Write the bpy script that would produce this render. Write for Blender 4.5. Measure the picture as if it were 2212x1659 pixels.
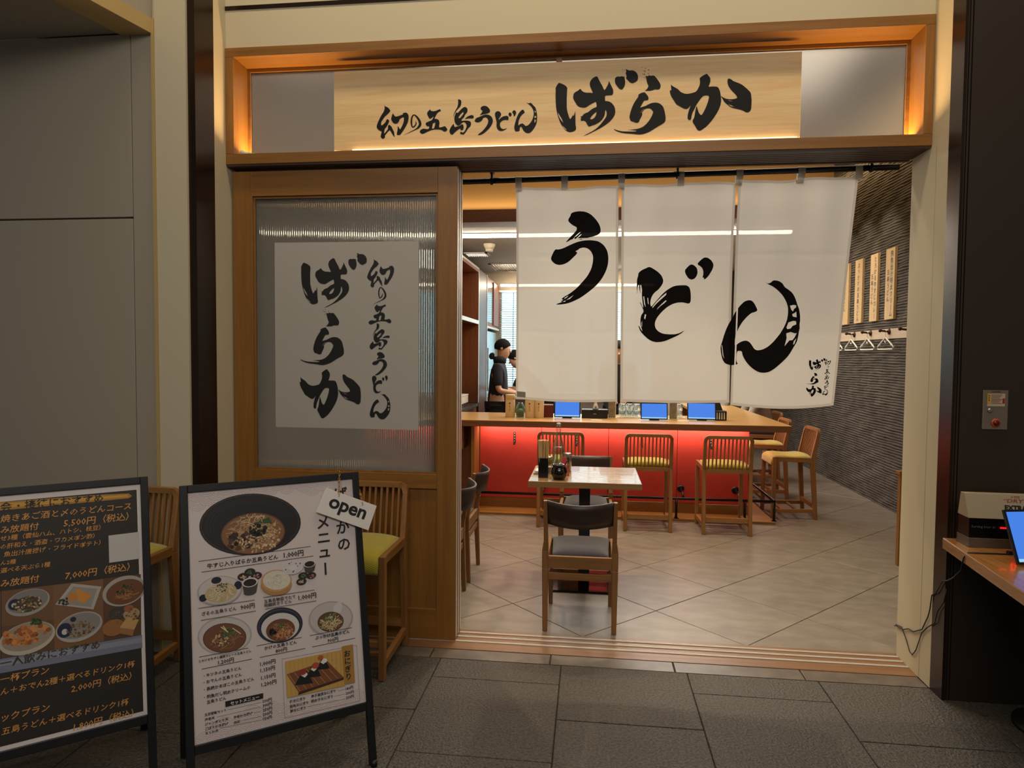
import bpy, bmesh, math, random
from math import sin, cos, pi, radians
from mathutils import Vector, Matrix, geometry
random.seed(7)
SC = bpy.context.scene
COL = SC.collection
for o in list(bpy.data.objects): bpy.data.objects.remove(o, do_unlink=True)

# ------------------------------------------------------------------ camera
FPX, YAW, PITCH, ROLL, EYE = 1440.74683, 1.16877455e-01, -4.24207475e-02, 8.08795245e-03, 1.4949
_f = Vector((-sin(YAW)*cos(PITCH), cos(YAW)*cos(PITCH), sin(PITCH)))
_r = Vector((cos(YAW), sin(YAW), 0)); _u = _r.cross(_f)
CR = _r*cos(ROLL)+_u*sin(ROLL); CU = -_r*sin(ROLL)+_u*cos(ROLL); CF = _f
CAM = Vector((0, 0, EYE))
cam = bpy.data.objects.new('camera', bpy.data.cameras.new('camera')); COL.objects.link(cam)
cam.data.sensor_width = 36; cam.data.lens = FPX/2212*36; cam.data.clip_start = .05; cam.data.clip_end = 100
M = Matrix(((CR.x, CU.x, -CF.x, 0), (CR.y, CU.y, -CF.y, 0), (CR.z, CU.z, -CF.z, EYE), (0, 0, 0, 1)))
cam.matrix_world = M
SC.camera = cam

# ------------------------------------------------------------------ light and exposure
SC.view_settings.view_transform = 'Standard'; SC.view_settings.look = 'None'
SC.view_settings.gamma = 1; SC.view_settings.use_curve_mapping = False
SC.view_settings.exposure = 0.0
w = bpy.data.worlds.new('world'); SC.world = w; w.use_nodes = True
w.node_tree.nodes['Background'].inputs[0].default_value = (.80, .78, .76, 1)
w.node_tree.nodes['Background'].inputs[1].default_value = .13
SC.cycles.use_denoising = True
SC.cycles.max_bounces = 8; SC.cycles.transparent_max_bounces = 12
SC.cycles.sample_clamp_indirect = 4; SC.cycles.caustics_reflective = False; SC.cycles.caustics_refractive = False

def aim(o, d): o.rotation_euler = Vector(d).to_track_quat('-Z', 'Y').to_euler()
def area(name, loc, d, sx, sy, power, col, spread=180):
    l = bpy.data.lights.new(name, 'AREA'); l.shape = 'RECTANGLE'; l.size = sx; l.size_y = sy
    l.energy = power; l.color = col; l.spread = radians(spread)
    o = bpy.data.objects.new(name, l); COL.objects.link(o); o.location = loc
    z = -Vector(d).normalized(); x = (Vector((1, 0, 0))-z*z.x).normalized(); y = z.cross(x)
    o.rotation_euler = Matrix((x, y, z)).transposed().to_euler(); return o
def spot(name, loc, to, power, col, ang=70, blend=.5, rad=.03):
    l = bpy.data.lights.new(name, 'SPOT'); l.energy = power; l.color = col; l.spot_size = radians(ang)
    l.spot_blend = blend; l.shadow_soft_size = rad
    o = bpy.data.objects.new(name, l); COL.objects.link(o); o.location = loc; aim(o, Vector(to)-Vector(loc)); return o
WARM = (1, .80, .54); AMB = (1, .66, .32); COOL = (.72, .87, 1)
# corridor: wall washers over the shop front, weak general light behind the camera
area('corridor_washer', (.1, 2.55, 4.7), (0, .30, -1), 5.4, .25, 34, (1, .80, .52), 120)
area('corridor_general', (0, -1.2, 3.6), (0, .7, -.55), 3.0, 1.0, 62, (1, .92, .82), 180)
# dining room ceiling spots
for i, (x, y, tx, ty, p) in enumerate(((-.35, 5.15, -.1, 4.5, 95), (.35, 5.15, .05, 4.5, 80), (1.75, 5.3, 1.7, 4.6, 80), (2.1, 6.8, 2.15, 6.2, 80),
                                      (-1.5, 5.0, -1.5, 4.4, 110), (2.1, 8.8, 2.1, 8.4, 80))):
    spot('ceiling_spot', (x, y, 3.62), (tx, ty, 0), p, WARM, 80, .6, .02)
for x in (-.55, .35, 1.2): spot('counter_spot', (x, 5.92, 3.62), (x+.02, 5.97, .9), 62, (1, .84, .6), 44, .6, .015)
for y in (7.15, 7.7, 8.25): spot('board_spot', (2.25, y, 3.6), (2.97, y, 2.25), 50, (1, .86, .66), 46, .7, .03)
area('wall_top_glow', (2.80, 7.6, 3.66), (.45, 0, -1), .06, 5.0, 16, AMB)
area('room_fill', (.3, 5.2, 3.66), (0, 0, -1), 3.0, 1.2, 12, (1, .85, .66))
area('beam_glow', (-.2, 6.30, 2.89), (0, .15, 1), 4.5, .04, 4.5, (1, .78, .50))
area('entrance_fill', (0, 4.25, 3.66), (0, -.45, -1), 4.6, .25, 30, (1, .90, .76), 130)  # added unseen fill, backlights the transom panes, door glass and curtain
# red lit counter front
area('counter_led', (.21, 6.33, .835), (0, .12, -1), 2.5, .03, 9, (1, .74, .64))
area('counter_led', (1.56, 7.9, .835), (-.12, 0, -1), .03, 2.9, 9, (1, .74, .64))
# kitchen: added area light without a fixture, out of view behind the curtain
area('kitchen_fill', (.6, 8.3, 2.68), (0, 0, -1), 2.2, 1.6, 100, (1, .93, .84))
# sign box
for x0, x1, p in ((-1.84, -1.36, 5.5), (1.0, 1.5, 5.5), (-1.30, .95, .35)):
    area('sign_led', ((x0+x1)/2, 3.435, 2.537), (0, -.06, 1), x1-x0, .02, p, (1, .62, .26))

# ------------------------------------------------------------------ pixel helpers (measure a point of the photograph on a plane)
def ray(px, py): return CF + CR*((px-1106)/FPX) - CU*((py-829.5)/FPX)
def onY(px, py, Y): d = ray(px, py); return CAM + d*(Y/d.y)
def onZ(px, py, Z=0): d = ray(px, py); return CAM + d*((Z-EYE)/d.z)
def onX(px, py, X): d = ray(px, py); return CAM + d*(X/d.x)
def onP(px, py, O, n): d = ray(px, py); return CAM + d*((O-CAM).dot(n)/d.dot(n))

# ------------------------------------------------------------------ materials
def lin(c): return tuple(((v/255+.055)/1.055)**2.4 if v > 10 else v/255/12.92 for v in c)
MATS = {}
def mat(name, rgb, rough=.6, metal=0, spec=.5, noise=0, nscale=30, bump=0, bscale=60, stretch=None, rgb2=None, emit=None, estr=0, coat=0, wood=None, sheen=0):
    if name in MATS: return MATS[name]
    m = bpy.data.materials.new(name); MATS[name] = m; m.use_nodes = True
    nt = m.node_tree; b = nt.nodes['Principled BSDF']; N = nt.nodes.new; L = nt.links.new
    c = lin(rgb)
    b.inputs['Base Color'].default_value = (*c, 1); b.inputs['Roughness'].default_value = rough
    b.inputs['Metallic'].default_value = metal; b.inputs['Specular IOR Level'].default_value = spec
    b.inputs['Coat Weight'].default_value = coat; b.inputs['Sheen Weight'].default_value = sheen
    if emit: b.inputs['Emission Color'].default_value = (*lin(emit), 1); b.inputs['Emission Strength'].default_value = estr
    tc = N('ShaderNodeTexCoord'); mp = N('ShaderNodeMapping'); L(tc.outputs['Object'], mp.inputs[0])
    if stretch: mp.inputs['Scale'].default_value = stretch
    if wood is not None:   # wood = axis of the grain
        sc = [26, 26, 26]; sc[wood] = 1.1; mp.inputs['Scale'].default_value = sc
        n1 = N('ShaderNodeTexNoise'); n1.inputs['Scale'].default_value = 1.2; n1.inputs['Detail'].default_value = 5; n1.inputs['Distortion'].default_value = .6
        n2 = N('ShaderNodeTexNoise'); n2.inputs['Scale'].default_value = 7; n2.inputs['Detail'].default_value = 3
        L(mp.outputs[0], n1.inputs[0]); L(mp.outputs[0], n2.inputs[0])
        mx = N('ShaderNodeMix'); mx.data_type = 'FLOAT'; mx.inputs[0].default_value = .35
        L(n1.outputs[0], mx.inputs[2]); L(n2.outputs[0], mx.inputs[3])
        r = N('ShaderNodeValToRGB'); r.color_ramp.elements[0].position = .32; r.color_ramp.elements[1].position = .68
        r.color_ramp.elements[0].color = (*lin(rgb2 or tuple(v*.72 for v in rgb)), 1); r.color_ramp.elements[1].color = (*c, 1)
        L(mx.outputs[0], r.inputs[0]); L(r.outputs[0], b.inputs['Base Color'])
        bp = N('ShaderNodeBump'); bp.inputs['Strength'].default_value = .12; bp.inputs['Distance'].default_value = .002
        L(n2.outputs[0], bp.inputs['Height']); L(bp.outputs[0], b.inputs['Normal'])
    elif noise or rgb2:
        n1 = N('ShaderNodeTexNoise'); n1.inputs['Scale'].default_value = nscale; n1.inputs['Detail'].default_value = 5
        L(mp.outputs[0], n1.inputs[0])
        r = N('ShaderNodeValToRGB'); r.color_ramp.elements[0].position = .35; r.color_ramp.elements[1].position = .65
        c2 = rgb2 or tuple(v*(1-noise) for v in rgb)
        r.color_ramp.elements[0].color = (*lin(c2), 1); r.color_ramp.elements[1].color = (*c, 1)
        L(n1.outputs[0], r.inputs[0]); L(r.outputs[0], b.inputs['Base Color'])
    if bump:
        n3 = N('ShaderNodeTexNoise'); n3.inputs['Scale'].default_value = bscale; n3.inputs['Detail'].default_value = 4
        L(mp.outputs[0], n3.inputs[0]); bp = N('ShaderNodeBump'); bp.inputs['Strength'].default_value = bump; bp.inputs['Distance'].default_value = .01
        L(n3.outputs[0], bp.inputs['Height']); L(bp.outputs[0], b.inputs['Normal'])
    return m
def glass(name, rgb=(255, 255, 255), rough=0, ior=1.45):
    if name in MATS: return MATS[name]
    m = bpy.data.materials.new(name); MATS[name] = m; m.use_nodes = True; nt = m.node_tree; nt.nodes.clear(); N = nt.nodes.new; L = nt.links.new
    out = N('ShaderNodeOutputMaterial'); tp = N('ShaderNodeBsdfTransparent'); tp.inputs[0].default_value = (*lin(rgb), 1); gs = N('ShaderNodeBsdfGlossy'); gs.inputs['Roughness'].default_value = .03+rough
    lw = N('ShaderNodeLayerWeight'); lw.inputs[0].default_value = .35; ms = N('ShaderNodeMixShader'); L(lw.outputs['Facing'], ms.inputs[0]); L(tp.outputs[0], ms.inputs[1]); L(gs.outputs[0], ms.inputs[2]); L(ms.outputs[0], out.inputs[0]); return m
    m = mat(name, rgb, rough); b = m.node_tree.nodes['Principled BSDF']
    b.inputs['Transmission Weight'].default_value = 1; b.inputs['IOR'].default_value = ior; return m

CREAM = mat('cream_plaster', (210, 198, 168), .75, bump=.04, bscale=300)
GREYPANEL = mat('grey_panel', (172, 162, 144), .6, bump=.03, bscale=500)
GOLD = mat('brass_strip', (196, 168, 112), .5, .1)
BRONZE = mat('bronze_metal', (62, 48, 38), .28, .75)
BLACKW = mat('black_wall_panel', (52, 41, 30), .4, .1, bump=.02, bscale=600)
OAKX = mat('oak_x', (152, 105, 44), .45, wood=0, rgb2=(128, 84, 33))
OAKZ = mat('oak_z', (152, 105, 44), .45, wood=2, rgb2=(128, 84, 33))
OAKY = mat('oak_y', (152, 105, 44), .45, wood=1, rgb2=(128, 84, 33))
LOAKX = mat('light_oak_x', (160, 114, 62), .42, wood=0, rgb2=(134, 90, 46))
LOAKY = mat('light_oak_y', (160, 114, 62), .42, wood=1, rgb2=(134, 90, 46))
LOAKZ = mat('light_oak_z', (156, 110, 60), .42, wood=2, rgb2=(130, 86, 44))
TABLEW = mat('table_oak', (176, 138, 88), .24, wood=0, rgb2=(142, 102, 58), coat=.35)
COUNTERW = mat('counter_oak', (206, 164, 104), .3, wood=0, rgb2=(196, 140, 70), coat=.2)
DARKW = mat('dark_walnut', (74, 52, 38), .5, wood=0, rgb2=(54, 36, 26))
BROWNZ = mat('brown_cabinet', (150, 88, 48), .45, wood=2, rgb2=(120, 66, 34))
BROWNX = mat('brown_beam', (120, 70, 42), .5, wood=0, rgb2=(96, 54, 32))
HINOKI = mat('hinoki_board', (246, 216, 162), .5, wood=0, rgb2=(228, 186, 130))
INK = mat('ink_black', (14, 12, 11), .55, spec=.25)
INKF = mat('print_black', (22, 20, 20), .55)
BLACK = mat('black_metal', (14, 14, 15), .35, .3)
BLACKP = mat('black_paint', (16, 15, 15), .45)
STEEL = mat('steel', (170, 168, 162), .3, .9)
ALU = mat('aluminium_track', (220, 214, 204), .38, .25)
RED = mat('red_panel', (212, 72, 58), .45, spec=.4, noise=.05, nscale=4)
PAPERW = mat('white_paper', (224, 214, 208), .5)
POSTERW = mat('poster_sheet', (184, 178, 169), .55)
STONE = mat('exterior_stone', (92, 87, 80), .5, rgb2=(50, 46, 42), nscale=95, bump=.7, bscale=110)
STONE2 = mat('honed_stone', (112, 102, 92), .35, noise=.18, nscale=12)
GROUT = mat('grout', (38, 34, 30), .9)
TILE = mat('interior_tile', (138, 128, 115), .38, rgb2=(119, 110, 98), nscale=5, stretch=(1, 2.4, 1), bump=.04, bscale=90)
YELLOW = None

# ------------------------------------------------------------------ mesh builder
class MB:
    def __init__(s): s.v = []; s.f = []; s.m = []; s.sm = []
    def add(s, vs, fs, mi=0, smooth=False):
        b = len(s.v); s.v += [Vector(p) for p in vs]
        for f in fs: s.f.append([b+i for i in f]); s.m.append(mi); s.sm.append(smooth)
        return s
    def box(s, x0, x1, y0, y1, z0, z1, mi=0):
        return s.hexa([(x0, y0, z0), (x1, y0, z0), (x1, y1, z0), (x0, y1, z0), (x0, y0, z1), (x1, y0, z1), (x1, y1, z1), (x0, y1, z1)], mi)
    def hexa(s, p, mi=0):
        return s.add(p, [(0, 3, 2, 1), (4, 5, 6, 7), (0, 1, 5, 4), (1, 2, 6, 5), (2, 3, 7, 6), (3, 0, 4, 7)], mi)
    def bar(s, a, b, w, h, w2=None, h2=None, side=None, mi=0):
        a = Vector(a); b = Vector(b); d = (b-a).normalized()
        sd = Vector(side) if side else (Vector((1, 0, 0)) if abs(d.x) < .9 else Vector((0, 1, 0)))
        sd = (sd-d*sd.dot(d)).normalized(); up = d.cross(sd)
        w2 = w if w2 is None else w2; h2 = h if h2 is None else h2
        q = []
        for c, ww, hh in ((a, w, h), (b, w2, h2)):
            for i, j in ((-1, -1), (1, -1), (1, 1), (-1, 1)): q.append(c+sd*(ww/2*i)+up*(hh/2*j))
        return s.hexa(q, mi)
    def lathe(s, prof, c=(0, 0, 0), n=24, mi=0, axis=None, smooth=True, cap=True):
        c = Vector(c); R = Vector((0, 0, 1)).rotation_difference(Vector(axis)) if axis else None
        vs = []; fs = []
        for r, z in prof:
            for k in range(n):
                p = Vector((r*cos(2*pi*k/n), r*sin(2*pi*k/n), z)); vs.append(c+(R@p if R else p))
        for i in range(len(prof)-1):
            for k in range(n): fs.append((i*n+k, i*n+(k+1) % n, (i+1)*n+(k+1) % n, (i+1)*n+k))
        if cap:
            if prof[0][0] > 1e-5: fs.append(tuple(range(n))[::-1])
            if prof[-1][0] > 1e-5: fs.append(tuple(range((len(prof)-1)*n, len(prof)*n)))
        return s.add(vs, fs, mi, smooth)
    def cyl(s, a, b, r, r2=None, n=14, mi=0, smooth=True):
        a = Vector(a); b = Vector(b); return s.lathe([(r, 0), (r if r2 is None else r2, (b-a).length)], a, n, mi, (b-a), smooth)
    def tube(s, pts, r, n=8, mi=0, closed=False):
        pts = [Vector(p) for p in pts]; vs = []; fs = []; m = len(pts); up = Vector((0, 0, 1))
        for i, p in enumerate(pts):
            a = pts[i-1] if (i > 0 or closed) else p; b = pts[(i+1) % m] if (i < m-1 or closed) else p
            d = (b-a).normalized(); sd = d.cross(up)
            if sd.length < .1: sd = d.cross(Vector((1, 0, 0)))
            sd.normalize(); u2 = sd.cross(d); rr = r[i] if isinstance(r, (list, tuple)) else r
            for k in range(n): vs.append(p+sd*(rr*cos(2*pi*k/n))+u2*(rr*sin(2*pi*k/n)))
        for i in range(m if closed else m-1):
            for k in range(n): j = (i+1) % m; fs.append((i*n+k, i*n+(k+1) % n, j*n+(k+1) % n, j*n+k))
        if not closed: fs.append(tuple(range(n))[::-1]); fs.append(tuple(range((m-1)*n, m*n)))
        return s.add(vs, fs, mi, True)
    def mesh(s, name, mats, off=Vector((0, 0, 0))):
        me = bpy.data.meshes.new(name); me.from_pydata([tuple(p-off) for p in s.v], [], s.f)
        for m in (mats if isinstance(mats, (list, tuple)) else [mats]): me.materials.append(m)
        me.polygons.foreach_set('material_index', s.m); me.polygons.foreach_set('use_smooth', s.sm); me.update(); return me
    def build(s, name, mats, parent=None, world=False, bev=0, off=None, recalc=False):
        of = Vector((0, 0, 0))
        if world and parent: of = parent_loc(parent)
        if off is not None: of = Vector(off)
        me = s.mesh(name, mats, of); o = bpy.data.objects.new(name, me); COL.objects.link(o)
        if parent: o.parent = parent
        if off is not None: o.location = off
        if recalc: fixn(me)
        if bev:
            md = o.modifiers.new('bevel', 'BEVEL'); md.width = bev; md.segments = 2; md.limit_method = 'ANGLE'
        return o
def fixn(me):
    bm = bmesh.new(); bm.from_mesh(me); bmesh.ops.recalc_face_normals(bm, faces=bm.faces); bm.to_mesh(me); bm.free()
def parent_loc(p):
    l = Vector((0, 0, 0))
    while p: l += p.location; p = p.parent
    return l
def thing(name, label, cat, loc=(0, 0, 0), rz=0, group=None):
    o = bpy.data.objects.new(name, None); COL.objects.link(o); o.empty_display_size = .1
    o.location = loc; o.rotation_euler = (0, 0, rz); return tag(o, label, cat, group)
def tag(o, label=None, cat=None, group=None):
    if label: o['label'] = label
    if cat: o['category'] = cat
    if group: o['group'] = group
    return o
def struct(o): o['kind'] = 'structure'; return o
def sroot(name, loc=(0, 0, 0)):
    o = bpy.data.objects.new(name, None); COL.objects.link(o); o.location = loc; return struct(o)
def copytree(o, parent=None):
    c = o.copy(); COL.objects.link(c)
    if parent: c.parent = parent
    for ch in o.children: copytree(ch, c)
    return c

# flat outlines -> mesh on a plane
def chaikin(P):
    out = []
    for i in range(len(P)):
        a = Vector(P[i]); b = Vector(P[(i+1) % len(P)])
        if (b-a).length < 1e-9: continue
        out += [a*.78+b*.22, a*.22+b*.78]
    return out
def fillpoly(mb, loops, to3, mi=0):
    """loops: [outer, hole...] of 2D points; to3 maps a 2D point to space"""
    L3 = [[Vector((p[0], p[1], 0)) for p in l] for l in loops]
    tris = geometry.tessellate_polygon(L3); flat = [p for l in L3 for p in l]
    vs = [to3(p.x, p.y) for p in flat]
    fs = []
    for t in tris:
        a, b, c = (flat[i] for i in t)
        if abs((b-a).cross(c-a).z) < 1e-14: continue
        fs.append(t if (b-a).cross(c-a).z > 0 else t[::-1])
    mb.add(vs, fs, mi)
def strokepoly(pts):
    """variable width stroke (x, y, width) -> closed outline"""
    P = []
    for i in range(len(pts)-1):
        p0 = pts[max(i-1, 0)]; p1 = pts[i]; p2 = pts[i+1]; p3 = pts[min(i+2, len(pts)-1)]
        for k in range(5):
            t = k/5; P.append([.5*(2*p1[j]+(p2[j]-p0[j])*t+(2*p0[j]-5*p1[j]+4*p2[j]-p3[j])*t*t+(3*p1[j]-p0[j]-3*p2[j]+p3[j])*t**3) for j in range(3)])
    P.append(list(pts[-1])); A = []; B = []
    for i, p in enumerate(P):
        a = P[max(i-1, 0)]; b = P[min(i+1, len(P)-1)]; dx = b[0]-a[0]; dy = b[1]-a[1]; l = math.hypot(dx, dy) or 1
        A.append((p[0]-dy/l*p[2]/2, p[1]+dx/l*p[2]/2)); B.append((p[0]+dy/l*p[2]/2, p[1]-dx/l*p[2]/2))
    return A+B[::-1]
def strip(mb, pts, wd, to3, mi=0):
    for a, b in zip(pts[:-1], pts[1:]):
        dx = b[0]-a[0]; dy = b[1]-a[1]; l = math.hypot(dx, dy) or 1; nx = -dy/l*wd/2; ny = dx/l*wd/2
        mb.add([to3(a[0]-nx, a[1]-ny), to3(b[0]-nx, b[1]-ny), to3(b[0]+nx, b[1]+ny), to3(a[0]+nx, a[1]+ny)], [(0, 1, 2, 3)], mi)

# text -> polygons
_tc = bpy.data.curves.new('lettering_source', 'FONT'); _to = bpy.data.objects.new('lettering_source', _tc); COL.objects.link(_to)
def glyphs(s, bold=0, res=2, shear=0):
    _tc.body = s; _tc.offset = bold; _tc.resolution_u = res; _tc.shear = shear
    bpy.context.view_layer.update()
    ev = _to.evaluated_get(bpy.context.evaluated_depsgraph_get()); me = ev.to_mesh()
    vs = [(v.co.x, v.co.y) for v in me.vertices]; fs = [tuple(p.vertices) for p in me.polygons]; ev.to_mesh_clear()
    return vs, fs
def text(mb, s, to3, x, y, width=None, size=None, mi=0, bold=.004, res=2, center=False, shear=0, hs=None):
    """s set with its lower left corner at x, y of the flat frame; width fits the string"""
    vs, fs = glyphs(s, bold, res, shear)
    if not vs: return
    x0 = min(v[0] for v in vs); x1 = max(v[0] for v in vs)
    k = size if size else width/(x1-x0); ky = hs if hs else k
    if center: x -= (x1-x0)*k/2
    mb.add([to3(x+(a-x0)*k, y+b*ky) for a, b in vs], fs, mi)
def vtext(mb, s, to3, x, ytop, size, pitch, mi=0, bold=.004, res=2):
    """vertical writing: x is the column centre"""
    for i, ch in enumerate(s):
        if ch == ' ': continue
        vs, fs = glyphs(ch, bold, res)
        if not vs: continue
        x0 = min(v[0] for v in vs); x1 = max(v[0] for v in vs); y0 = min(v[1] for v in vs); y1 = max(v[1] for v in vs)
        cx = (x0+x1)/2; cy = (y0+y1)/2; yc = ytop-(i+.5)*pitch
        if ch == 'ー': mb.add([to3(x-(b-cy)*size, yc+(a-cx)*size) for a, b in vs], fs, mi)
        else: mb.add([to3(x+(a-cx)*size, yc+(b-cy)*size) for a, b in vs], fs, mi)

# ------------------------------------------------------------------ calligraphy outlines: measured in enlarged views (origin, scale, loops, holes)
GL = {}
def G(name, org, sc, polys, holes={}): GL[name] = (org, sc, polys, holes)
G('ba', (620, 530), 11.061, [
 [(335,525),(352,480),(385,425),(405,412),(450,430),(500,455),(540,485),(562,520),(560,560),(556,650),(554,760),(557,850),(556,900),(568,980),(590,1060),(612,1125),(632,1150),(655,1105),(672,1080),(685,1060),(690,1095),(705,1050),(718,985),(724,1050),(727,1150),(730,1250),(742,1330),(738,1365),(715,1385),(680,1400),(630,1410),(590,1400),(550,1375),(500,1320),(450,1240),(410,1140),(375,1020),(352,900),(342,760),(338,620),(342,555)],
 [(1110,305),(1135,315),(1160,370),(1200,450),(1225,490),(1250,550),(1268,588),(1295,560),(1310,530),(1330,490),(1345,460),(1350,405),(1375,450),(1400,505),(1420,545),(1438,590),(1440,650),(1425,690),(1380,694),(1285,696),(1283,750),(1287,806),(1330,808),(1380,825),(1430,865),(1470,930),(1485,1000),(1482,1070),(1450,1140),(1390,1215),(1310,1280),(1200,1350),(1090,1405),(980,1460),(870,1502),(960,1450),(1050,1405),(1130,1350),(1200,1280),(1250,1215),(1290,1160),(1318,1110),(1322,1060),(1315,1010),(1300,980),(1292,1000),(1285,1080),(1262,1135),(1225,1190),(1180,1230),(1110,1270),(1040,1290),(1000,1310),(975,1300),(950,1260),(930,1215),(900,1190),(870,1185),(825,1190),(835,1165),(820,1150),(838,1135),(838,1118),(815,1105),(855,1095),(875,1065),(905,1040),(965,1020),(1010,980),(1050,950),(1090,935),(1125,918),(1130,900),(1122,850),(1112,812),(1060,838),(1000,870),(950,905),(905,928),(830,920),(790,905),(750,870),(720,815),(680,745),(675,700),(685,640),(720,605),(770,580),(812,540),(835,580),(870,610),(920,628),(1000,630),(1050,640),(1040,600),(1010,540),(990,480),(988,430),(1010,380),(1050,335)],
 [(1470,350),(1515,320),(1560,330),(1590,318),(1620,330),(1645,325),(1650,360),(1665,430),(1660,500),(1630,565),(1600,588),(1560,575),(1520,530),(1475,460),(1466,400)],
 [(1665,180),(1700,195),(1740,212),(1800,208),(1850,230),(1890,275),(1908,330),(1905,390),(1890,425),(1850,450),(1800,470),(1750,448),(1710,400),(1675,360),(1690,335),(1680,290),(1668,260),(1685,230)]],
 {0: [[(390,1000),(410,1040),(440,1090),(470,1140),(495,1215),(460,1175),(425,1120),(400,1060)], [(475,1260),(510,1300),(550,1340),(572,1368),(540,1352),(500,1310)]],
  1: [[(1130,1015),(1120,1075),(1090,1135),(1050,1160),(1020,1165),(1008,1145),(1035,1100),(1080,1050)]]})
def spk(x, y, r=9): return [(x-r, y), (x, y-r), (x+r, y), (x, y+r)]
G('ra', (620, 660), 11.85, [
 [(1000,185),(1050,205),(1075,180),(1120,195),(1180,185),(1220,220),(1270,290),(1320,370),(1335,410),(1335,460),(1315,500),(1285,512),(1210,505),(1160,525),(1100,535),(985,528),(1030,505),(1060,460),(1072,420),(1050,370),(1030,310),(1022,250),(1010,215)],
 [(855,620),(870,600),(930,570),(990,560),(1010,580),(1040,620),(1070,660),(1080,715),(1065,745),(1020,748),(985,752),(960,790),(925,860),(898,912),(960,890),(1020,875),(1080,840),(1150,812),(1240,805),(1310,825),(1370,870),(1405,920),(1430,1000),(1450,1090),(1460,1180),(1455,1235),(1435,1270),(1380,1310),(1320,1340),(1240,1390),(1140,1455),(1040,1500),(940,1525),(850,1520),(740,1500),(600,1485),(480,1460),(380,1415),(318,1360),(400,1400),(500,1430),(600,1440),(700,1445),(800,1450),(850,1430),(720,1412),(620,1408),(760,1400),(860,1390),(950,1360),(1020,1310),(1090,1230),(1150,1130),(1190,1020),(1160,975),(1120,935),(1060,930),(1000,945),(965,985),(950,1010),(930,1025),(950,1035),(948,1080),(920,1140),(895,1190),(880,1240),(825,1255),(780,1235),(740,1218),(710,1212),(690,1180),(672,1125),(678,1060),(700,970),(730,880),(760,810),(800,740),(860,655)],
 spk(990,98), spk(1068,142,12), spk(980,157,12), spk(955,152), spk(935,135), spk(970,220), spk(995,237)],
 {1: [[(895,1035),(930,985),(975,940),(990,935),(940,990)]]})
G('ka', (620, 785), 12.289, [
 [(355,350),(380,390),(430,425),(490,465),(530,510),(560,548),(630,585),(700,595),(780,580),(860,555),(900,480),(930,400),(935,320),(920,250),(960,210),(1010,175),(1065,150),(1095,195),(1135,250),(1140,330),(1120,400),(1098,455),(1190,450),(1285,462),(1320,530),(1340,600),(1350,680),(1362,780),(1350,890),(1310,1010),(1250,1130),(1170,1260),(1080,1370),(980,1450),(945,1460),(905,1440),(870,1370),(840,1310),(810,1260),(805,1210),(835,1150),(845,1080),(855,990),(870,900),(878,880),(895,940),(920,1030),(950,1085),(980,1103),(1020,1030),(1060,930),(1095,820),(1115,720),(1120,680),(1100,655),(1050,648),(1000,660),(960,710),(910,790),(870,860),(840,940),(800,1030),(785,1090),(775,1180),(750,1203),(720,1190),(702,1150),(708,1060),(730,960),(765,850),(720,920),(680,943),(640,935),(590,905),(540,870),(475,825),(440,760),(395,680),(355,600),(335,485),(372,500)],
 [(1475,320),(1485,290),(1520,290),(1550,310),(1590,350),(1660,385),(1740,425),(1800,475),(1880,560),(1940,635),(1950,700),(1962,800),(1960,920),(1955,1020),(1930,1070),(1890,1090),(1850,1080),(1800,1040),(1740,1015),(1660,990),(1600,970),(1540,940),(1500,900),(1460,860),(1420,815),(1390,750),(1345,670),(1400,720),(1470,755),(1560,768),(1630,762),(1682,740),(1650,670),(1590,600),(1530,520),(1490,440),(1476,370)]],
 {1: [[(1480,772),(1560,800),(1605,825),(1530,805)], [(1490,870),(1560,900),(1630,950),(1550,925)]]})
S1 = (800, 200); S2 = (980, 200)
G('maboroshi', S1, 11.06, [
 [(335,280),(352,330),(410,350),(450,385),(485,437),(440,490),(400,530),(350,570),(300,640),(260,700),(255,785),(290,780),(330,745),(370,700),(385,650),(410,635),(445,655),(452,690),(420,760),(380,830),(345,860),(335,930),(330,990),(380,930),(425,870),(420,800),(445,765),(480,790),(510,815),(530,870),(570,940),(575,1010),(588,1070),(550,1030),(510,970),(480,910),(460,900),(420,935),(380,985),(350,1020),(350,1080),(310,1108),(265,1090),(245,1050),(260,990),(275,925),(230,915),(180,880),(150,830),(165,750),(210,650),(260,550),(320,460),(345,380),(340,320)],
 [(540,485),(560,530),(600,580),(680,560),(760,530),(790,520),(765,500),(820,480),(870,480),(910,530),(918,600),(900,700),(860,790),(800,890),(740,980),(700,1020),(630,1010),(640,950),(655,870),(655,790),(690,850),(715,885),(760,800),(800,700),(805,610),(790,580),(700,635),(690,680),(650,735),(590,748),(540,720),(495,640),(510,580)]])
G('no', S1, 11.06, [strokepoly([(1085,690,12),(1095,740,24),(1060,800,30),(1010,825,26),(985,750,38),(985,640,38),(1010,560,30),(1050,535,24),(1110,580,40),(1170,670,55),(1190,760,62),(1150,830,50),(1080,880,22),(960,940,14),(800,1012,3)])])
G('go', S1, 11.06, [
 [(1435,395),(1440,435),(1500,450),(1560,440),(1620,415),(1665,390),(1690,445),(1650,450),(1600,490),(1560,560),(1530,630),(1590,630),(1640,660),(1655,720),(1645,790),(1640,835),(1700,830),(1780,800),(1810,830),(1845,880),(1820,920),(1770,938),(1700,890),(1600,880),(1500,885),(1400,920),(1300,970),(1240,995),(1175,950),(1200,890),(1270,860),(1350,875),(1400,870),(1410,800),(1360,810),(1320,760),(1330,720),(1400,690),(1470,660),(1500,610),(1520,560),(1430,635),(1390,590),(1350,500),(1380,450)]],
 {0: [[(1495,735),(1555,712),(1540,800),(1522,858),(1470,862),(1482,800)]]})
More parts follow.
